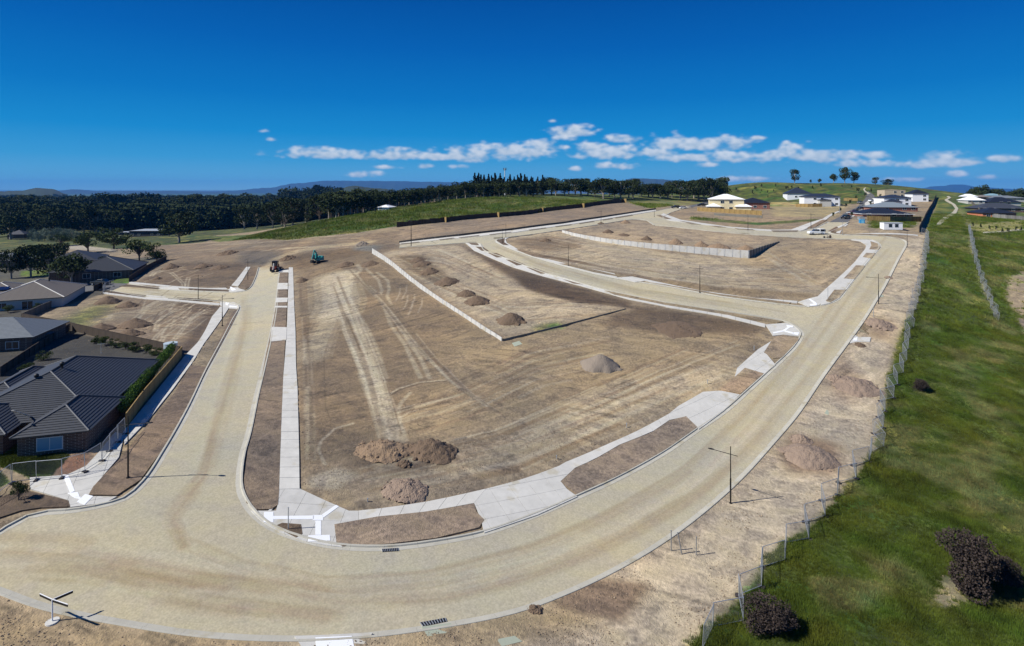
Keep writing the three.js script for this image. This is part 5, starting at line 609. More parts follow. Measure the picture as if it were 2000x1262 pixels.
{ // garden umbrella
  const [X, Z] = at(80, 672), o = thing('garden_umbrella', 'grey eight-sided garden umbrella in the shaded yard', 'umbrella', V3(X, Z)); mesh('pole', bar(vec(0, 0, 0), vec(0, 2.5, 0), 0.04), M.darkSteel, o); const g = new THREE.ConeGeometry(2.0, 0.8, 8, 1, true); g.translate(0, 2.4, 0); mesh('canopy', g, std(0x4e5661, 0.8), o);
  const [X2, Z2] = at(333, 690), t = thing('water_tank', 'small pale flat-topped tank at the end of the hedge', 'tank', V3(X2, Z2)); mesh('tank', new THREE.CylinderGeometry(1.1, 1.1, 1.8, 20).translate(0, 0.9, 0), std(0x9fb0b8, 0.5), t); mesh('lid', new THREE.CylinderGeometry(1.14, 1.14, 0.08, 20).translate(0, 1.84, 0), std(0xaebcc2, 0.5), t);
}
// ---------- vehicles and machines ----------
const lathe = (r, w, x, y, z) => { const g = new THREE.CylinderGeometry(r, r, w, 18); g.rotateX(Math.PI / 2); g.translate(x, y, z); return g; };
function car(label, u, v, turn, colour, kind = 'hatch', scale = 1) {      // side profile along local x, nose at -x
  const [X, Z] = at(u, v), o = thing('parked_car', label, 'car', V3(X, Z, 0.08), turn), L = kind === 'ute' ? 5.2 : 4.5, paint = new THREE.MeshPhysicalMaterial({ color: colour, roughness: 0.35, clearcoat: 0.8, side: THREE.DoubleSide }); o.scale.setScalar(scale);
  const sh = new THREE.Shape(); const pr = kind === 'ute' ? [[-2.55, 0.45], [-2.6, 0.8], [-2.4, 1.0], [-1.35, 1.12], [0.0, 1.12], [0.2, 1.1], [2.6, 1.1], [2.6, 0.45]] : [[-2.2, 0.4], [-2.25, 0.75], [-2.0, 0.92], [-1.1, 1.0], [1.6, 1.02], [2.15, 0.98], [2.25, 0.6], [2.2, 0.4]]; pr.forEach(([a, b], i) => i ? sh.lineTo(a, b) : sh.moveTo(a, b)); sh.closePath(); const g = new THREE.ExtrudeGeometry(sh, { depth: 1.6, bevelEnabled: true, bevelSize: 0.08, bevelThickness: 0.08, bevelSegments: 2 }); g.translate(0, 0, -0.8); mesh('body', g, paint, o);
  const cs = new THREE.Shape(); (kind === 'ute' ? [[-1.25, 1.08], [-0.55, 1.75], [0.75, 1.78], [0.95, 1.08]] : [[-1.1, 0.98], [-0.4, 1.48], [1.3, 1.5], [1.95, 1.0]]).forEach(([a, b], i) => i ? cs.lineTo(a, b) : cs.moveTo(a, b)); cs.closePath(); const cg = new THREE.ExtrudeGeometry(cs, { depth: 1.36, bevelEnabled: true, bevelSize: 0.04, bevelThickness: 0.06, bevelSegments: 1 }); cg.translate(0, 0, -0.68); mesh('cabin_glass', cg, M.glass, o); mesh('roof', box(1.35, 0.06, 1.4, kind === 'ute' ? 0.1 : 0.45, kind === 'ute' ? 1.8 : 1.53, 0), paint, o);
  if (kind === 'ute') { mesh('tray_canopy', box(1.75, 0.85, 1.75, 1.75, 1.5, 0), M.white, o); const op = mesh('open_side', box(1.4, 0.7, 0.04, 1.75, 1.45, 0.89), M.black, o); mesh('open_door', box(0.05, 0.8, 1.4, 2.7, 1.4, 0.3), M.black, o); }
  for (const x of [-1.5, kind === 'ute' ? 1.6 : 1.4]) for (const z of [-0.82, 0.82]) { const w = mesh('wheel', lathe(0.36, 0.24, x, 0.34, z), M.black, o); mesh('rim', lathe(0.2, 0.26, x, 0.34, z), M.galv, w); }
  for (const z of [-0.6, 0.6]) { mesh('headlight', box(0.06, 0.14, 0.34, -2.28 - (kind === 'ute' ? 0.34 : 0), 0.78, z), M.white, o); mesh('taillight', box(0.06, 0.16, 0.22, L / 2 + 0.06, 0.85, z), std(0x8a1512, 0.4), o); }
  return o;
}
car('white utility with an open canopy parked at the upper corner', 1594, 458.5, 0, 0xe8eaeb, 'ute', 0.95); car('black car parked beside the left side street', 196, 557, -0.1, 0x16222b, 'hatch', 1.15); car('dark sedan nearest the foot of the climbing street', 1652, 427.5, 0.65, 0x1a1c1f); car('maroon car second up the climbing street', 1670, 416.5, 0.65, 0x4d1a1f); car('dark blue car third up the climbing street', 1680, 410, 0.65, 0x1c222c); car('grey car on the left side of the climbing street', 1680, 398, 0.65, 0x55585c); car('white car near the top of the climbing street', 1701, 394, 0.7, 0xe6e8e9); car('black car on the far lane left of the white roofed house', 1370, 402.5, 0.2, 0x131416); car('dark car at the end of the far street', 1320, 407, 0.1, 0x1c1d20); car('white car behind the dark car on the far street', 1334, 408, 0.2, 0xdfe1e2, 'hatch', 0.8);
{ // backhoe loader
  const [X, Z] = at(538, 530), o = thing('backhoe_loader', 'dark red backhoe loader standing on the top of the left street', 'backhoe', V3(X, Z, 0.08), 0.15), red = std(0x7a2a20, 0.5); o.scale.setScalar(1.05);
  mesh('chassis', join([box(1.3, 0.7, 3.6, 0, 1.0, 0), box(1.1, 0.7, 1.4, 0, 1.5, -1.3)]), red, o); mesh('cab', box(1.4, 1.3, 1.4, 0, 2.2, 0.3), M.glass, o); mesh('cab_roof', box(1.55, 0.12, 1.6, 0, 2.92, 0.3), M.black, o); mesh('cab_frame', join([-0.7, 0.7].flatMap((x) => [-0.4, 1.0].map((z) => box(0.08, 1.35, 0.08, x, 2.2, z)))), M.black, o);
  for (const s of [-1, 1]) { const w = mesh('wheel', new THREE.CylinderGeometry(0.72, 0.72, 0.5, 18).rotateZ(Math.PI / 2).translate(s * 0.95, 0.72, 0.9), M.black, o); mesh('rim', new THREE.CylinderGeometry(0.35, 0.35, 0.54, 12).rotateZ(Math.PI / 2).translate(s * 0.95, 0.72, 0.9), M.capPale, w); mesh('wheel', new THREE.CylinderGeometry(0.48, 0.48, 0.4, 16).rotateZ(Math.PI / 2).translate(s * 0.85, 0.48, -1.5), M.black, o); }
  mesh('backhoe_boom', join([bar(vec(0, 1.0, 1.8), vec(0.1, 2.5, 2.4), 0.16), bar(vec(0.1, 2.5, 2.4), vec(0.1, 0.8, 3.2), 0.13)]), M.capPale, o); mesh('backhoe_bucket', box(0.9, 0.5, 0.5, 0.1, 0.45, 3.2), M.black, o); mesh('loader_arm', join([-0.6, 0.6].map((x) => bar(vec(x, 1.5, -0.6), vec(x, 0.6, -2.7), 0.1))), red, o); mesh('loader_bucket', box(2.1, 0.7, 0.7, 0, 0.5, -3), M.black, o);
}
{ // excavator
  const [X, Z] = at(621, 514), o = thing('excavator', 'teal excavator with a raised folded boom on the bare earth', 'excavator', V3(X, Z), -0.5), teal = std(0x2f8f8c, 0.5); for (const s of [-1, 1]) { const t = mesh('track', join([box(0.55, 0.6, 2.4, s * 0.95, 0.4, 0), lathe(0.32, 0.55, 0, 0, 0).rotateY(Math.PI / 2).translate(s * 0.95, 0.4, 1.2), lathe(0.32, 0.55, 0, 0, 0).rotateY(Math.PI / 2).translate(s * 0.95, 0.4, -1.2)]), M.black, o); }
  mesh('house_body', join([box(2.1, 0.9, 1.9, 0, 1.35, -0.5), box(2.0, 0.5, 0.8, 0, 1.9, -1.1)]), teal, o); mesh('cab', box(0.9, 1.5, 1.2, -0.6, 2.0, 0.5), M.glass, o); mesh('cab_roof', box(1.0, 0.1, 1.3, -0.6, 2.8, 0.5), teal, o); mesh('boom', join([box(0.35, 1.9, 0.45, 0.2, 2.6, 1.0).rotateX(0), bar(vec(0.2, 3.3, 0.9), vec(0.2, 4.2, 1.7), 0.24)]), teal, o); mesh('stick', bar(vec(0.2, 4.2, 1.7), vec(0.2, 1.4, 2.6), 0.17), teal, o); mesh('bucket', box(0.9, 0.8, 0.7, 0.2, 0.8, 2.5), M.black, o);
}
{ // small things at the upper corner, gravel bags on a slab
  [[1610, 465, 'leftmost little dark sack on the upper street'], [1616, 465.5, 'middle pale sack of the three on the upper street'], [1621.5, 465.5, 'tallest dark sack of the three on the upper street']].forEach(([u, v, label], i) => { const [X, Z] = at(u, v), o = thing('sand_bag', label, 'sack', V3(X, Z, 0.05)); mesh('sack', new THREE.IcosahedronGeometry(0.34, 2).scale(1 + i * 0.1, 0.8 + i * 0.35, 0.8).translate(0, 0.25 + i * 0.1, 0), std([0x2b2a29, 0x8d8579, 0x4a3f39][i], 0.9), o); mesh('tie', new THREE.CylinderGeometry(0.08, 0.12, 0.14, 8).translate(0, 0.55 + i * 0.22, 0), std(0x3a3531, 0.9), o); });
}
{ // mast on the wooded rise
  const Z = 520, X = (986 - 1000) / F * Z, o = thing('phone_mast', 'tall pale phone mast rising over the pine trees', 'mast', V3(X, Z)); const top = CAMH + (HOR - 329) / F * Z - ground(X, Z); mesh('pole', bar(vec(0, 0, 0), vec(0, top, 0), 0.6, 10, 0.35), std(0xc9ccce, 0.6), o); for (let i = 0; i < 6; i++) mesh('antenna', box(0.35, 2.4, 0.25, Math.cos(i * 1.05) * 1.3, top - 0.6, Math.sin(i * 1.05) * 1.3), M.capDark, o); mesh('ring', new THREE.TorusGeometry(1.2, 0.1, 6, 16).rotateX(Math.PI / 2).translate(0, top - 1.2, 0), M.capDark, o);
}

// ---------- trees ----------
function leafCrown(sd, n, size, lobes, colour) {       // many leaf-sized faces gathered in clumps
  seed(sd); const pos = [], nor = [], col = [];
  for (let k = 0; k < n; k++) {
    const [cx, cy, cz, rx, ry, rz, tint] = lobes[Math.floor(rnd() * lobes.length)]; let x, y, z, r; do { x = rnd() * 2 - 1; y = rnd() * 2 - 1; z = rnd() * 2 - 1; r = Math.hypot(x, y, z); } while (r > 1 || r < 0.35);
    const push = 0.72 + 0.3 * vnoise(x * 3 + cx * 9, z * 3 + y * 4 + cz * 9, sd), q = push * (0.8 + 0.25 * rnd()); const c = vec(cx + x / r * rx * q * Math.cbrt(r), cy + y / r * ry * q * Math.cbrt(r), cz + z / r * rz * q * Math.cbrt(r));
    const e = new THREE.Euler(rnd() * 6.3, rnd() * 6.3, rnd() * 6.3), a = vec(size * (0.6 + rnd() * 0.8), 0, 0).applyEuler(e), b = vec(0, size * (0.5 + rnd() * 0.6), 0).applyEuler(e), m = 0.72 + rnd() * 0.5 + (tint ?? 0);
    const v = [c.clone().sub(a), c.clone().add(b), c.clone().add(a), c.clone().sub(b)], nn = new THREE.Vector3().crossVectors(b, a).normalize();
    for (const i of [0, 1, 2, 0, 2, 3]) { pos.push(v[i].x, v[i].y, v[i].z); nor.push(nn.x, nn.y, nn.z); col.push(colour[0] * m, colour[1] * m * (0.94 + 0.12 * rnd()), colour[2] * m); }
  }
  const g = new THREE.BufferGeometry(); g.setAttribute('position', new THREE.Float32BufferAttribute(pos, 3)); g.setAttribute('normal', new THREE.Float32BufferAttribute(nor, 3)); g.setAttribute('color', new THREE.Float32BufferAttribute(col, 3)); return g;
}
M.leaf = new THREE.MeshPhysicalMaterial({ color: 0xffffff, vertexColors: true, roughness: 0.9, specularIntensity: 0.25, side: THREE.DoubleSide }); M.bark = std(0x5d5044, 0.95); M.barkPale = std(0x9a9084, 0.9);
function treeProto(sd, kind, n) {      // unit height, crown about `wide` across
  seed(sd * 31 + 7); const lobes = [], limbs = []; const green = kind === 'pine' ? [0.025, 0.037, 0.018] : kind === 'olive' ? [0.05, 0.072, 0.02] : kind === 'silver' ? [0.16, 0.2, 0.15] : kind === 'plum' ? [0.055, 0.042, 0.035] : kind === 'lime' ? [0.13, 0.19, 0.03] : kind === 'hedge' ? [0.075, 0.13, 0.025] : [0.036, 0.05, 0.017];
  if (kind === 'pine') for (let i = 0; i < 9; i++) { const t = i / 8; lobes.push([(rnd() - 0.5) * 0.04, 0.16 + t * 0.8, (rnd() - 0.5) * 0.04, 0.2 * (1.08 - t), 0.09, 0.2 * (1.08 - t)]); }
  else if (kind === 'plum' || kind === 'silver' || kind === 'lime') for (let i = 0; i < 14; i++) { const a = rnd() * 6.3, r = rnd() * 0.26; lobes.push([Math.cos(a) * r, 0.2 + rnd() * 0.55, Math.sin(a) * r, 0.15 + rnd() * 0.12, 0.16 + rnd() * 0.12, 0.15 + rnd() * 0.12, (rnd() - 0.5) * 0.25]); }
  else for (let i = 0; i < 15; i++) { const a = rnd() * 6.3, y = 0.3 + rnd() * 0.56, r = (0.06 + rnd() * 0.26) * (1.15 - Math.abs(y - 0.5) * 1.1); const s = 0.11 + rnd() * 0.1; lobes.push([Math.cos(a) * r, y, Math.sin(a) * r, s * 1.15, s * 0.95, s * 1.15, (rnd() - 0.5) * 0.3]); limbs.push(bar(vec(0, 0.15 + rnd() * 0.15, 0), vec(Math.cos(a) * r, y, Math.sin(a) * r), 0.014, 5, 0.005)); }
  const trunk = join([bar(vec(0, -0.04, 0), vec(0.01, 0.5, 0.01), 0.028, 7, 0.016), bar(vec(0.01, 0.5, 0.01), vec(0, 0.85, 0), 0.016, 6, 0.006), ...limbs]);
  const o = new THREE.Group(); o.name = 'tree'; mesh('trunk', trunk, kind === 'gum' ? M.barkPale : M.bark, o); mesh('crown', leafCrown(sd, n, kind === 'pine' ? 0.022 : n > 3000 ? 0.014 : n > 1200 ? 0.022 : 0.034, lobes, green), M.leaf, o); return o;
}
const PR = { gum: [1, 2, 3, 4].map((s) => treeProto(s, 'gum', 2600)), far: [5, 6, 7].map((s) => treeProto(s, 'gum', 900)), pine: [8, 9].map((s) => treeProto(s, 'pine', 1100)), olive: [10, 11].map((s) => treeProto(s, 'olive', 2200)), silver: [12, 13].map((s) => treeProto(s, 'silver', 1600)), plum: [14, 15].map((s) => treeProto(s, 'plum', 9000)), lime: [16].map((s) => treeProto(s, 'lime', 1600)) };
let tcount = 0;
function plant(kind, X, Z, h, wide, label, group, name = 'gum_tree', category = 'tree') { const p = PR[kind][tcount++ % PR[kind].length]; p.name = name; p.userData = { category }; const o = dup(p, label, V3(X, Z, -0.05), tcount * 2.4, [h * wide, h, h * wide]); if (group) o.userData.group = group; return o; }
const byTop = (u, Z, vtop) => { const X = (u - 1000) / F * Z; return [X, Z, CAMH - (vtop - HOR) / F * Z - ground(X, Z)]; };
function treePx(kind, u, v, hpx, wide, label, group, name, category) { const [X, Z] = at(u, v); return plant(kind, X, Z, hpx * Z / F, wide, label, group, name, category); }
// hand-placed trees
[['gum', 1552, 440, 329, 0.85, 'lone open-crowned gum on the skyline left of the tree clump'], ['gum', 1650, 440, 323, 0.8, 'tallest dark gum of the skyline clump'], ['gum', 1628, 440, 336, 0.9, 'left gum of the skyline clump'], ['gum', 1668, 440, 334, 0.9, 'right gum of the skyline clump'], ['gum', 1710, 440, 345, 1.0, 'small round tree right of the skyline clump'], ['gum', 1735, 440, 348, 1.5, 'low spreading dark tree on the skyline'], ['gum', 1601, 440, 347, 0.9, 'small dark tree between the skyline gums'], ['gum', 1584, 440, 350, 0.7, 'thin little tree right of the lone skyline gum']].forEach(([k, u, Z, vt, w, l]) => { const [X, z, h] = byTop(u, Z, vt); plant(k, X, z, h, w, l); });
[['gum', 556, 446, 44, 1.3, 'round dark tree standing alone on the paddock slope'], ['gum', 350, 474, 66, 1.35, 'big round dark tree at the paddock corner'], ['gum', 505, 443, 20, 1.1, 'bushy tree beside the farm sheds'], ['gum', 22, 545, 62, 1.1, 'leftmost dark tree on the old street'], ['gum', 60, 541, 66, 1.05, 'second dark tree along the old street'], ['gum', 97, 547, 78, 1.15, 'tallest dark tree on the old street with a bare trunk'], ['gum', 140, 556, 72, 1.2, 'broad dark tree left of the driveway'], ['gum', 120, 520, 50, 0.9, 'dark tree behind the tallest street tree'], ['gum', 200, 541, 42, 0.6, 'upright dark tree in front of the charcoal roofed house'], ['olive', 172, 494, 46, 1.3, 'dark spreading tree above the pale gravel patch'], ['olive', 222, 486, 42, 1.5, 'dense olive tree left of the farm shed field'], ['olive', 272, 510, 48, 1.3, 'bushy green tree behind the charcoal roof'], ['olive', 306, 512, 40, 1.3, 'lower green tree beside the long dark fence'], ['olive', 118, 481, 26, 1.7, 'dark bush left of the pale gravel patch'], ['olive', 203, 470, 28, 1.6, 'dark bush beside the low lean-to'], ['olive', 330, 462, 20, 1.6, 'dark bush at the right end of the long farm shed'], ['gum', 408, 448, 26, 1.4, 'dark bushy tree left of the farm cottage'], ['gum', 470, 441, 26, 1.3, 'dark tree between the farm cottage and the pale shed'], ['gum', 530, 440, 24, 1.4, 'dark bush left of the lone paddock tree'], ['gum', 600, 437, 18, 1.3, 'small dark tree right of the lone paddock tree'], ['lime', 280, 425, 22, 1.2, 'bright lime green tree in front of the woodland'], ['olive', 36, 980, 44, 0.85, 'small green street tree by the left driveway'], ['olive', 75, 606, 16, 1.4, 'low green shrub under the tan roofed house'], ['olive', 15, 612, 18, 1.4, 'pale green shrub at the left edge'], ['olive', 85, 706, 22, 1.6, 'green shrub between the two back yards'], ['olive', 55, 726, 20, 1.7, 'green shrub by the dark yard fence']].forEach(([k, u, v, h, w, l]) => treePx(k, u, v, h, w, l));
for (let i = 0; i < 8; i++) treePx('olive', 185 + i * 20, 672 + i * 4, 17 + (i * 5) % 7, 1.5, ORD[i] + ' green shrub from the left along the near yard rear fence', 'rear fence shrubs', 'garden_shrub', 'shrub');
for (let i = 0; i < 8; i++) treePx('silver', 62 + i * 12.5, 470 + (i % 2) * 2, 26 + (i * 7) % 6, 0.9, ORD[i] + ' silvery shrub from the left in the pale hedge row', 'silvery hedge row', 'silver_shrub', 'shrub');
{ treePx('plum', 1912, 1168, 138, 1.15, 'large dark purple shrub in the grass at lower right', null, 'dark_shrub', 'shrub'); treePx('plum', 1512, 1242, 74, 1.9, 'rounded dark shrub beside the mesh fence at the bottom', null, 'dark_shrub', 'shrub'); treePx('plum', 1798, 765, 26, 1.8, 'low brown thicket in the middle of the grass', null, 'dark_shrub', 'shrub'); treePx('plum', 1962, 1150, 66, 1.3, 'smaller dark shrub growing against the large purple one', null, 'dark_shrub', 'shrub'); }
// tree belts
seed(77);
for (let i = 0; i < 30; i++) { const u = 1050 + i * 12.6 + (rnd() - 0.5) * 7, [X, Z, h] = byTop(u, (u < 1240 ? 352 : 392) + rnd() * 28, (u < 1240 ? 347 : mix(357, 341, (u - 1240) / 180)) + (rnd() - 0.4) * 8); plant('gum', X, Z, h, (12 + rnd() * 4) / (0.75 * h), ORD[i] + ' gum from the left in the shelter belt behind the hill', 'shelter belt gums'); }
for (let i = 0; i < 22; i++) { const u = 926 + i * 6.4 + rnd() * 3, [X, Z, h] = byTop(u, 338 + rnd() * 40, 339 + rnd() * 12); plant('pine', X, Z, h, 1.5, ORD[i] + ' pine from the left in the row behind the green hill', 'pine row', 'pine_tree'); }
for (let i = 0; i < 90; i++) { const u = 640 + i * 4.4 + rnd() * 6, top = u < 700 ? mix(382, 370, (u - 640) / 60) : u < 800 ? 374 : mix(374, 356, clamp((u - 800) / 140)), [X, Z, h] = byTop(u, mix(272, 334, clamp((u - 640) / 290)) + (i % 3) * 26 + rnd() * 12, top + (2 - i % 3) * 5 + rnd() * 8 - 10); if (h > 4) plant('far', X, Z, Math.max(h, 9), 1.15 + rnd() * 0.5, 'dark gum in the sloping woodland behind the green hill', 'woodland behind the green hill'); }
for (let i = 0; i < 120; i++) { const row = i % 4, u = -30 + (i / 120) * 690 + rnd() * 14; let v = [446, 432, 422, 414][row] + rnd() * 8; if (u > 200 && u < 470 && row === 0) v = 436 + rnd() * 4; if (u > 470) v -= (u - 470) * 0.12; const [X, Z] = at(u, v); if (Z > 1400) continue; const hpx = [52, 48, 42, 36][row] * (0.75 + rnd() * 0.5); plant(row < 2 ? 'gum' : 'far', X, Z, hpx * Z / F, 0.95 + rnd() * 0.4, 'dark gum in the dense woodland on the left', 'left woodland'); }
for (let i = 0; i < 26; i++) { const u = -20 + i * 9.5 + rnd() * 8, v = 446 + rnd() * 22 - (u > 150 ? 8 : 0), [X, Z] = at(u, v); plant('gum', X, Z, (46 + rnd() * 22) * Z / F, 1.1 + rnd() * 0.4, ORD[i] + ' bushy tree from the left in front of the left woodland', 'front of the left woodland'); }
for (let i = 0; i < 12; i++) { const u = 310 + i * 14 + rnd() * 8, [X, Z] = at(u, 441 + rnd() * 6); plant('gum', X, Z, (34 + rnd() * 14) * Z / F, 1.1 + rnd() * 0.3, ORD[i] + ' dark gum from the left along the top of the left paddock', 'paddock edge gums'); }
{ // the far wood, one mass
  const geo = PR.far[0].children[1].geometry, im = new THREE.InstancedMesh(geo, M.leaf, 3200), m = new THREE.Matrix4(); let k = 0; seed(91);
  while (k < 3200) { const u = -160 + rnd() * 1180, Z = 470 + rnd() * rnd() * 2300 + (u > 640 ? 60 : 0), X = (u - 1000) / F * Z; const h = 15 + rnd() * 13; m.makeScale(h * 1.15, h, h * 1.15); m.setPosition(X, ground(X, Z) - 2, -Z); im.setMatrixAt(k++, m); }
  im.name = 'distant_woodland'; im.userData = { kind: 'stuff', label: 'distant dark woodland reaching to the hills on the left', category: 'woodland' }; im.castShadow = im.receiveShadow = true; scene.add(im);
  const im2 = new THREE.InstancedMesh(geo, M.leaf, 260); k = 0; while (k < 260) { const u = 1890 + rnd() * 220, Z = 430 + rnd() * 300, X = (u - 1000) / F * Z, h = 6 + rnd() * 7; m.makeScale(h, h, h); m.setPosition(X, ground(X, Z) - 0.5, -Z); im2.setMatrixAt(k++, m); } im2.name = 'suburb_trees'; im2.userData = { kind: 'stuff', label: 'dark garden trees scattered through the far right suburb', category: 'trees' }; im2.castShadow = im2.receiveShadow = true; scene.add(im2);
}
seed(123); { const spots = []; for (let i = 0; i < 44; i++) { const u = 1400 + rnd() * 330, v = 366 + rnd() * 24; if (!(u > 1540 && v > 378) && at(u, v)[1] < 470) spots.push([u, v]); } spots.sort((a, b) => a[0] - b[0]).slice(0, 33).forEach(([u, v], i) => { const [X, Z] = at(u, v); plant('far', X, Z, 1.8 + rnd() * 2.2, 0.55, ORD[i] + ' sapling from the left on the green rise', 'saplings on the green rise', 'sapling'); }); }
[[1628, 424], [1641, 414], [1652, 406], [1661, 399], [1672, 391], [1690, 385], [1664, 423], [1676, 418], [1687, 409], [1700, 402], [1712, 395], [1720, 388]].forEach(([u, v], i) => treePx('far', u, v, 10, 0.7, ORD[i % 6] + ' young street tree from the bottom on the ' + (i < 6 ? 'left' : 'right') + ' of the climbing street', 'young street trees', 'street_tree'));
[[1900, 444], [1916, 446], [1933, 450], [1946, 451], [1958, 455], [1969, 455], [1985, 452], [1994, 452]].forEach(([u, v], i) => treePx('far', u, v, 11, 0.55, ORD[i] + ' sapling from the left in the little park', 'park saplings', 'sapling'));
{ // hedge along the new fence
  const a = at(250, 822), b = at(345, 700), lobes = []; seed(8); const n = 34; for (let i = 0; i < n; i++) { const t = i / (n - 1), X = mix(a[0], b[0], t) - 0.9, Z = mix(a[1], b[1], t) + 0.2; lobes.push([X, ground(X, Z) + 1.75 + rnd() * 0.4, -Z, 0.75, 1.0, 0.75, (rnd() - 0.5) * 0.2]); } const h = thing('hedge', 'clipped bright green hedge above the new timber fence', 'hedge'); mesh('foliage', leafCrown(44, 15000, 0.075, lobes, [0.09, 0.16, 0.03]), M.leaf, h); const st = []; for (let i = 1; i < n; i += 2) st.push(bar(vec(lobes[i][0], lobes[i][1] - 2.3, lobes[i][2]), vec(lobes[i][0], lobes[i][1], lobes[i][2]), 0.04)); mesh('stem', join(st), M.bark, h);
}
// ---------- grass ----------
function tuft(n, sd, h) { seed(sd); const pos = [], nor = []; for (let i = 0; i < n; i++) { const a = rnd() * 6.3, r = rnd() * 0.22, x = Math.cos(a) * r, z = Math.sin(a) * r, l = rnd() * 0.3, b = rnd() * 6.3, hh = h * (0.5 + rnd() * 0.6), w = 0.016; pos.push(x - w * Math.sin(b), 0, z + w * Math.cos(b), x + w * Math.sin(b), 0, z - w * Math.cos(b), x + Math.cos(b) * l * hh * 1.6, hh, z + Math.sin(b) * l * hh * 1.6); for (let k = 0; k < 3; k++) nor.push(Math.cos(b) * 0.4, 0.9, Math.sin(b) * 0.4); } const g = new THREE.BufferGeometry(); g.setAttribute('position', new THREE.Float32BufferAttribute(pos, 3)); g.computeVertexNormals(); return g; }
M.blade = new THREE.MeshPhysicalMaterial({ color: 0xffffff, roughness: 0.9, specularIntensity: 0.25, side: THREE.DoubleSide });
function sow(name, label, count, pick, geo, smin, smax) { const im = new THREE.InstancedMesh(geo, M.blade, count), m = new THREE.Matrix4(), q = new THREE.Quaternion(), c = new THREE.Color(); let k = 0, tries = 0; while (k < count && tries++ < count * 8) { const [X, Z] = pick(); if (Z < 14 || Z > 330 || grassAt(X, Z) < 0.5 || onRoad(X, Z)) continue; const pn = fbm(X / 6 + 40, Z / 4.5, 4, 50) - 0.5, dry = sstep(0.0, 0.22, pn), s = mix(smin, smax, rnd()) * (0.6 + fbm(X / 4, Z / 4, 2, 77) * 0.9); q.setFromAxisAngle(vec(0, 1, 0), rnd() * 6.3); m.compose(V3(X, Z, relief(X, Z) - 0.03), q, vec(s, s, s)); im.setMatrixAt(k, m); const v = (0.6 + rnd() * 0.5) * (0.35 + 1.3 * fbm(X / 1.7, Z / 1.7, 3, 171)) * (name === 'paddock_grass' ? 1.5 : 1.15), hue = fbm(X / 3.5 + 5, Z / 3, 3, 175) - 0.5; c.setRGB((1 + hue * 0.6) * mix(0.085, 0.21, dry * (0.3 + 0.6 * rnd())) * v, mix(0.115, 0.2, dry * 0.7) * v, mix(0.014, 0.06, dry) * v); im.setColorAt(k++, c); } im.count = k; im.name = name; im.userData = { kind: 'stuff', label, category: 'grass' }; im.castShadow = im.receiveShadow = true; scene.add(im); }
sow('grass', 'long green grass filling the reserve right of the mesh fence', 150000, () => { const Z = 36 + 80 * Math.pow(rnd(), 0.9), X = Z * (0.25 + rnd() * 0.95); return [X, Z]; }, tuft(12, 3, 0.34), 0.6, 1.1);
sow('grass', 'further long grass up the reserve', 70000, () => { const Z = 112 + 150 * rnd(), X = Z * (0.6 + rnd() * 0.5); return [X, Z]; }, tuft(10, 4, 0.36), 0.9, 1.6);
sow('lawn', 'mown green lawn in front of the near left house', 9000, () => [-62 + rnd() * 24, 48 + rnd() * 22], tuft(12, 5, 0.16), 0.8, 1.2);
sow('paddock_grass', 'paddock grass on the green hill', 30000, () => { const Z = 215 + 115 * rnd(), X = -130 + rnd() * 220; return [X, Z]; }, tuft(8, 6, 0.5), 1.4, 2.4);
{ // loose clods and stones on the bare ground
  const g = new THREE.IcosahedronGeometry(1, 0), im = new THREE.InstancedMesh(g, std(0xffffff, 0.95), 16000), m = new THREE.Matrix4(), q = new THREE.Quaternion(), c = new THREE.Color(); let k = 0; seed(404); while (k < 16000) { const Z = 36 + 120 * rnd() * rnd(), X = Z * (rnd() * 2 - 1) * 0.95; if (onRoad(X, Z) || onMade(X, Z) || grassAt(X, Z) > 0.5 || fbm(X / 5, Z / 5, 3, 88) < 0.47) continue; const s = 0.018 + 0.075 * rnd() * rnd() * rnd() + Z * 0.0002; q.setFromEuler(new THREE.Euler(rnd() * 6, rnd() * 6, 0)); m.compose(V3(X, Z, relief(X, Z) + s * 0.2), q, vec(s * 1.3, s * 0.8, s)); im.setMatrixAt(k, m); const v = 0.7 + rnd() * 0.7; c.setRGB(0.24 * v, 0.18 * v, 0.12 * v); im.setColorAt(k++, c); } im.name = 'soil_clods'; im.userData = { kind: 'stuff', label: 'loose clods and stones scattered over the bare earth', category: 'clods' }; im.castShadow = im.receiveShadow = true; scene.add(im);
}
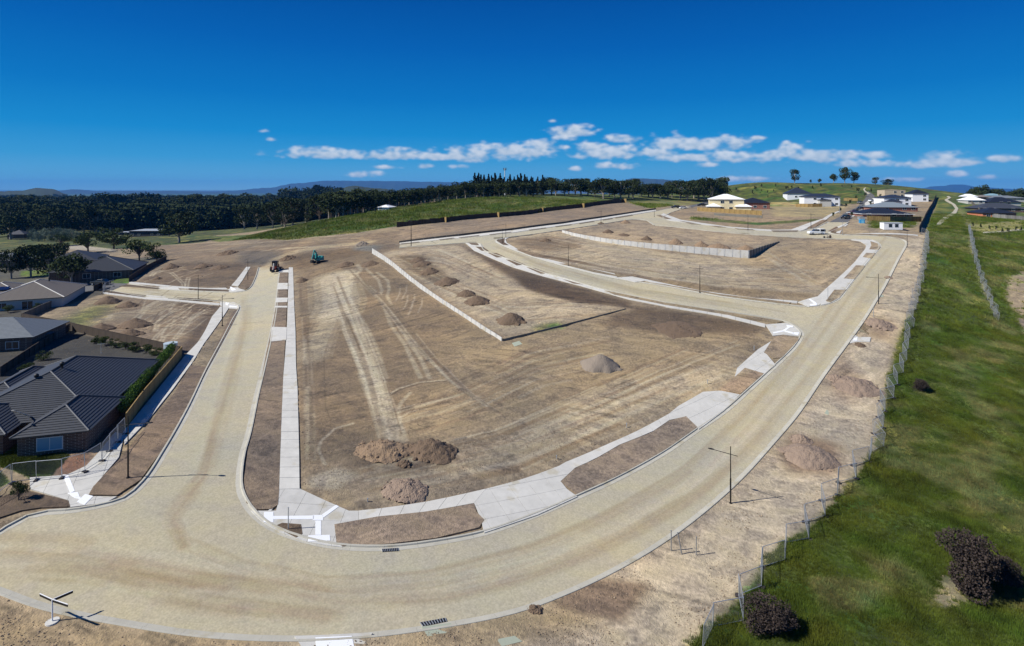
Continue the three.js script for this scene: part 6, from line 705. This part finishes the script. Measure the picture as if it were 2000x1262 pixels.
// ---------- distant hills ----------
function range(label, Z, pts, hex, sd) { const pos = [], idx = []; const n = 160, u0 = pts[0][0], u1 = pts[pts.length - 1][0]; for (let i = 0; i <= n; i++) { const u = mix(u0, u1, i / n); let j = 0; while (j < pts.length - 2 && pts[j + 1][0] < u) j++; const t = (u - pts[j][0]) / (pts[j + 1][0] - pts[j][0]), v = mix(pts[j][1], pts[j + 1][1], t * t * (3 - 2 * t)) + (fbm(u / 9, 3, 3, sd) - 0.5) * 1.6, X = (u - 1000) / F * Z, y = CAMH + (HOR - v) / F * Z; for (const [f, dz] of [[1, 0], [0.75, -0.05], [0.4, -0.1], [-0.1, -0.16]]) pos.push(X * (1 + dz), (y + 60) * f - 60 + (f < 1 && f > 0 ? (fbm(u / 14, f * 5, 3, sd + 4) - 0.5) * y * 0.35 : 0), -Z * (1 + dz)); } for (let i = 0; i < n; i++) for (let k = 0; k < 3; k++) { const a = i * 4 + k; idx.push(a, a + 1, a + 4, a + 1, a + 5, a + 4); } const o = mesh('hills', geoOf(pos, idx), std(hex, 1), scene); o.userData = { kind: 'structure', label, category: 'hills' }; }
range('long blue mountain on the horizon left of centre', 14000, [[380, 378], [450, 373], [520, 367], [580, 358], [640, 353], [760, 353.5], [840, 355], [900, 356], [960, 366], [1010, 378]], 0x2f3d2c, 1); range('low blue hills on the left horizon', 11000, [[-300, 376], [0, 376], [110, 373], [140, 370], [200, 373], [290, 373.5], [330, 373], [420, 375], [520, 378]], 0x2f3d2c, 2); range('near wooded hill on the left horizon', 3000, [[-300, 376], [-60, 366], [0, 374], [40, 372], [75, 367], [100, 369], [130, 379]], 0x26331f, 3); range('pale blue hills on the right horizon', 14000, [[1560, 376], [1780, 370], [1835, 363], [1875, 360], [1915, 366], [2000, 370], [2300, 374]], 0x2f3d2c, 4); range('wooded ridge under the blue mountain', 2600, [[560, 384], [640, 377], [690, 363], [740, 368], [800, 378], [860, 384]], 0x26331f, 5); range('blue ridge behind the shelter belt', 9000, [[1180, 362], [1240, 348], [1290, 350], [1330, 354], [1420, 366]], 0x2f3d2c, 6);

scene.fog = new THREE.FogExp2(0x3c92ea, 0.00005);
renderer.render(scene, camera);
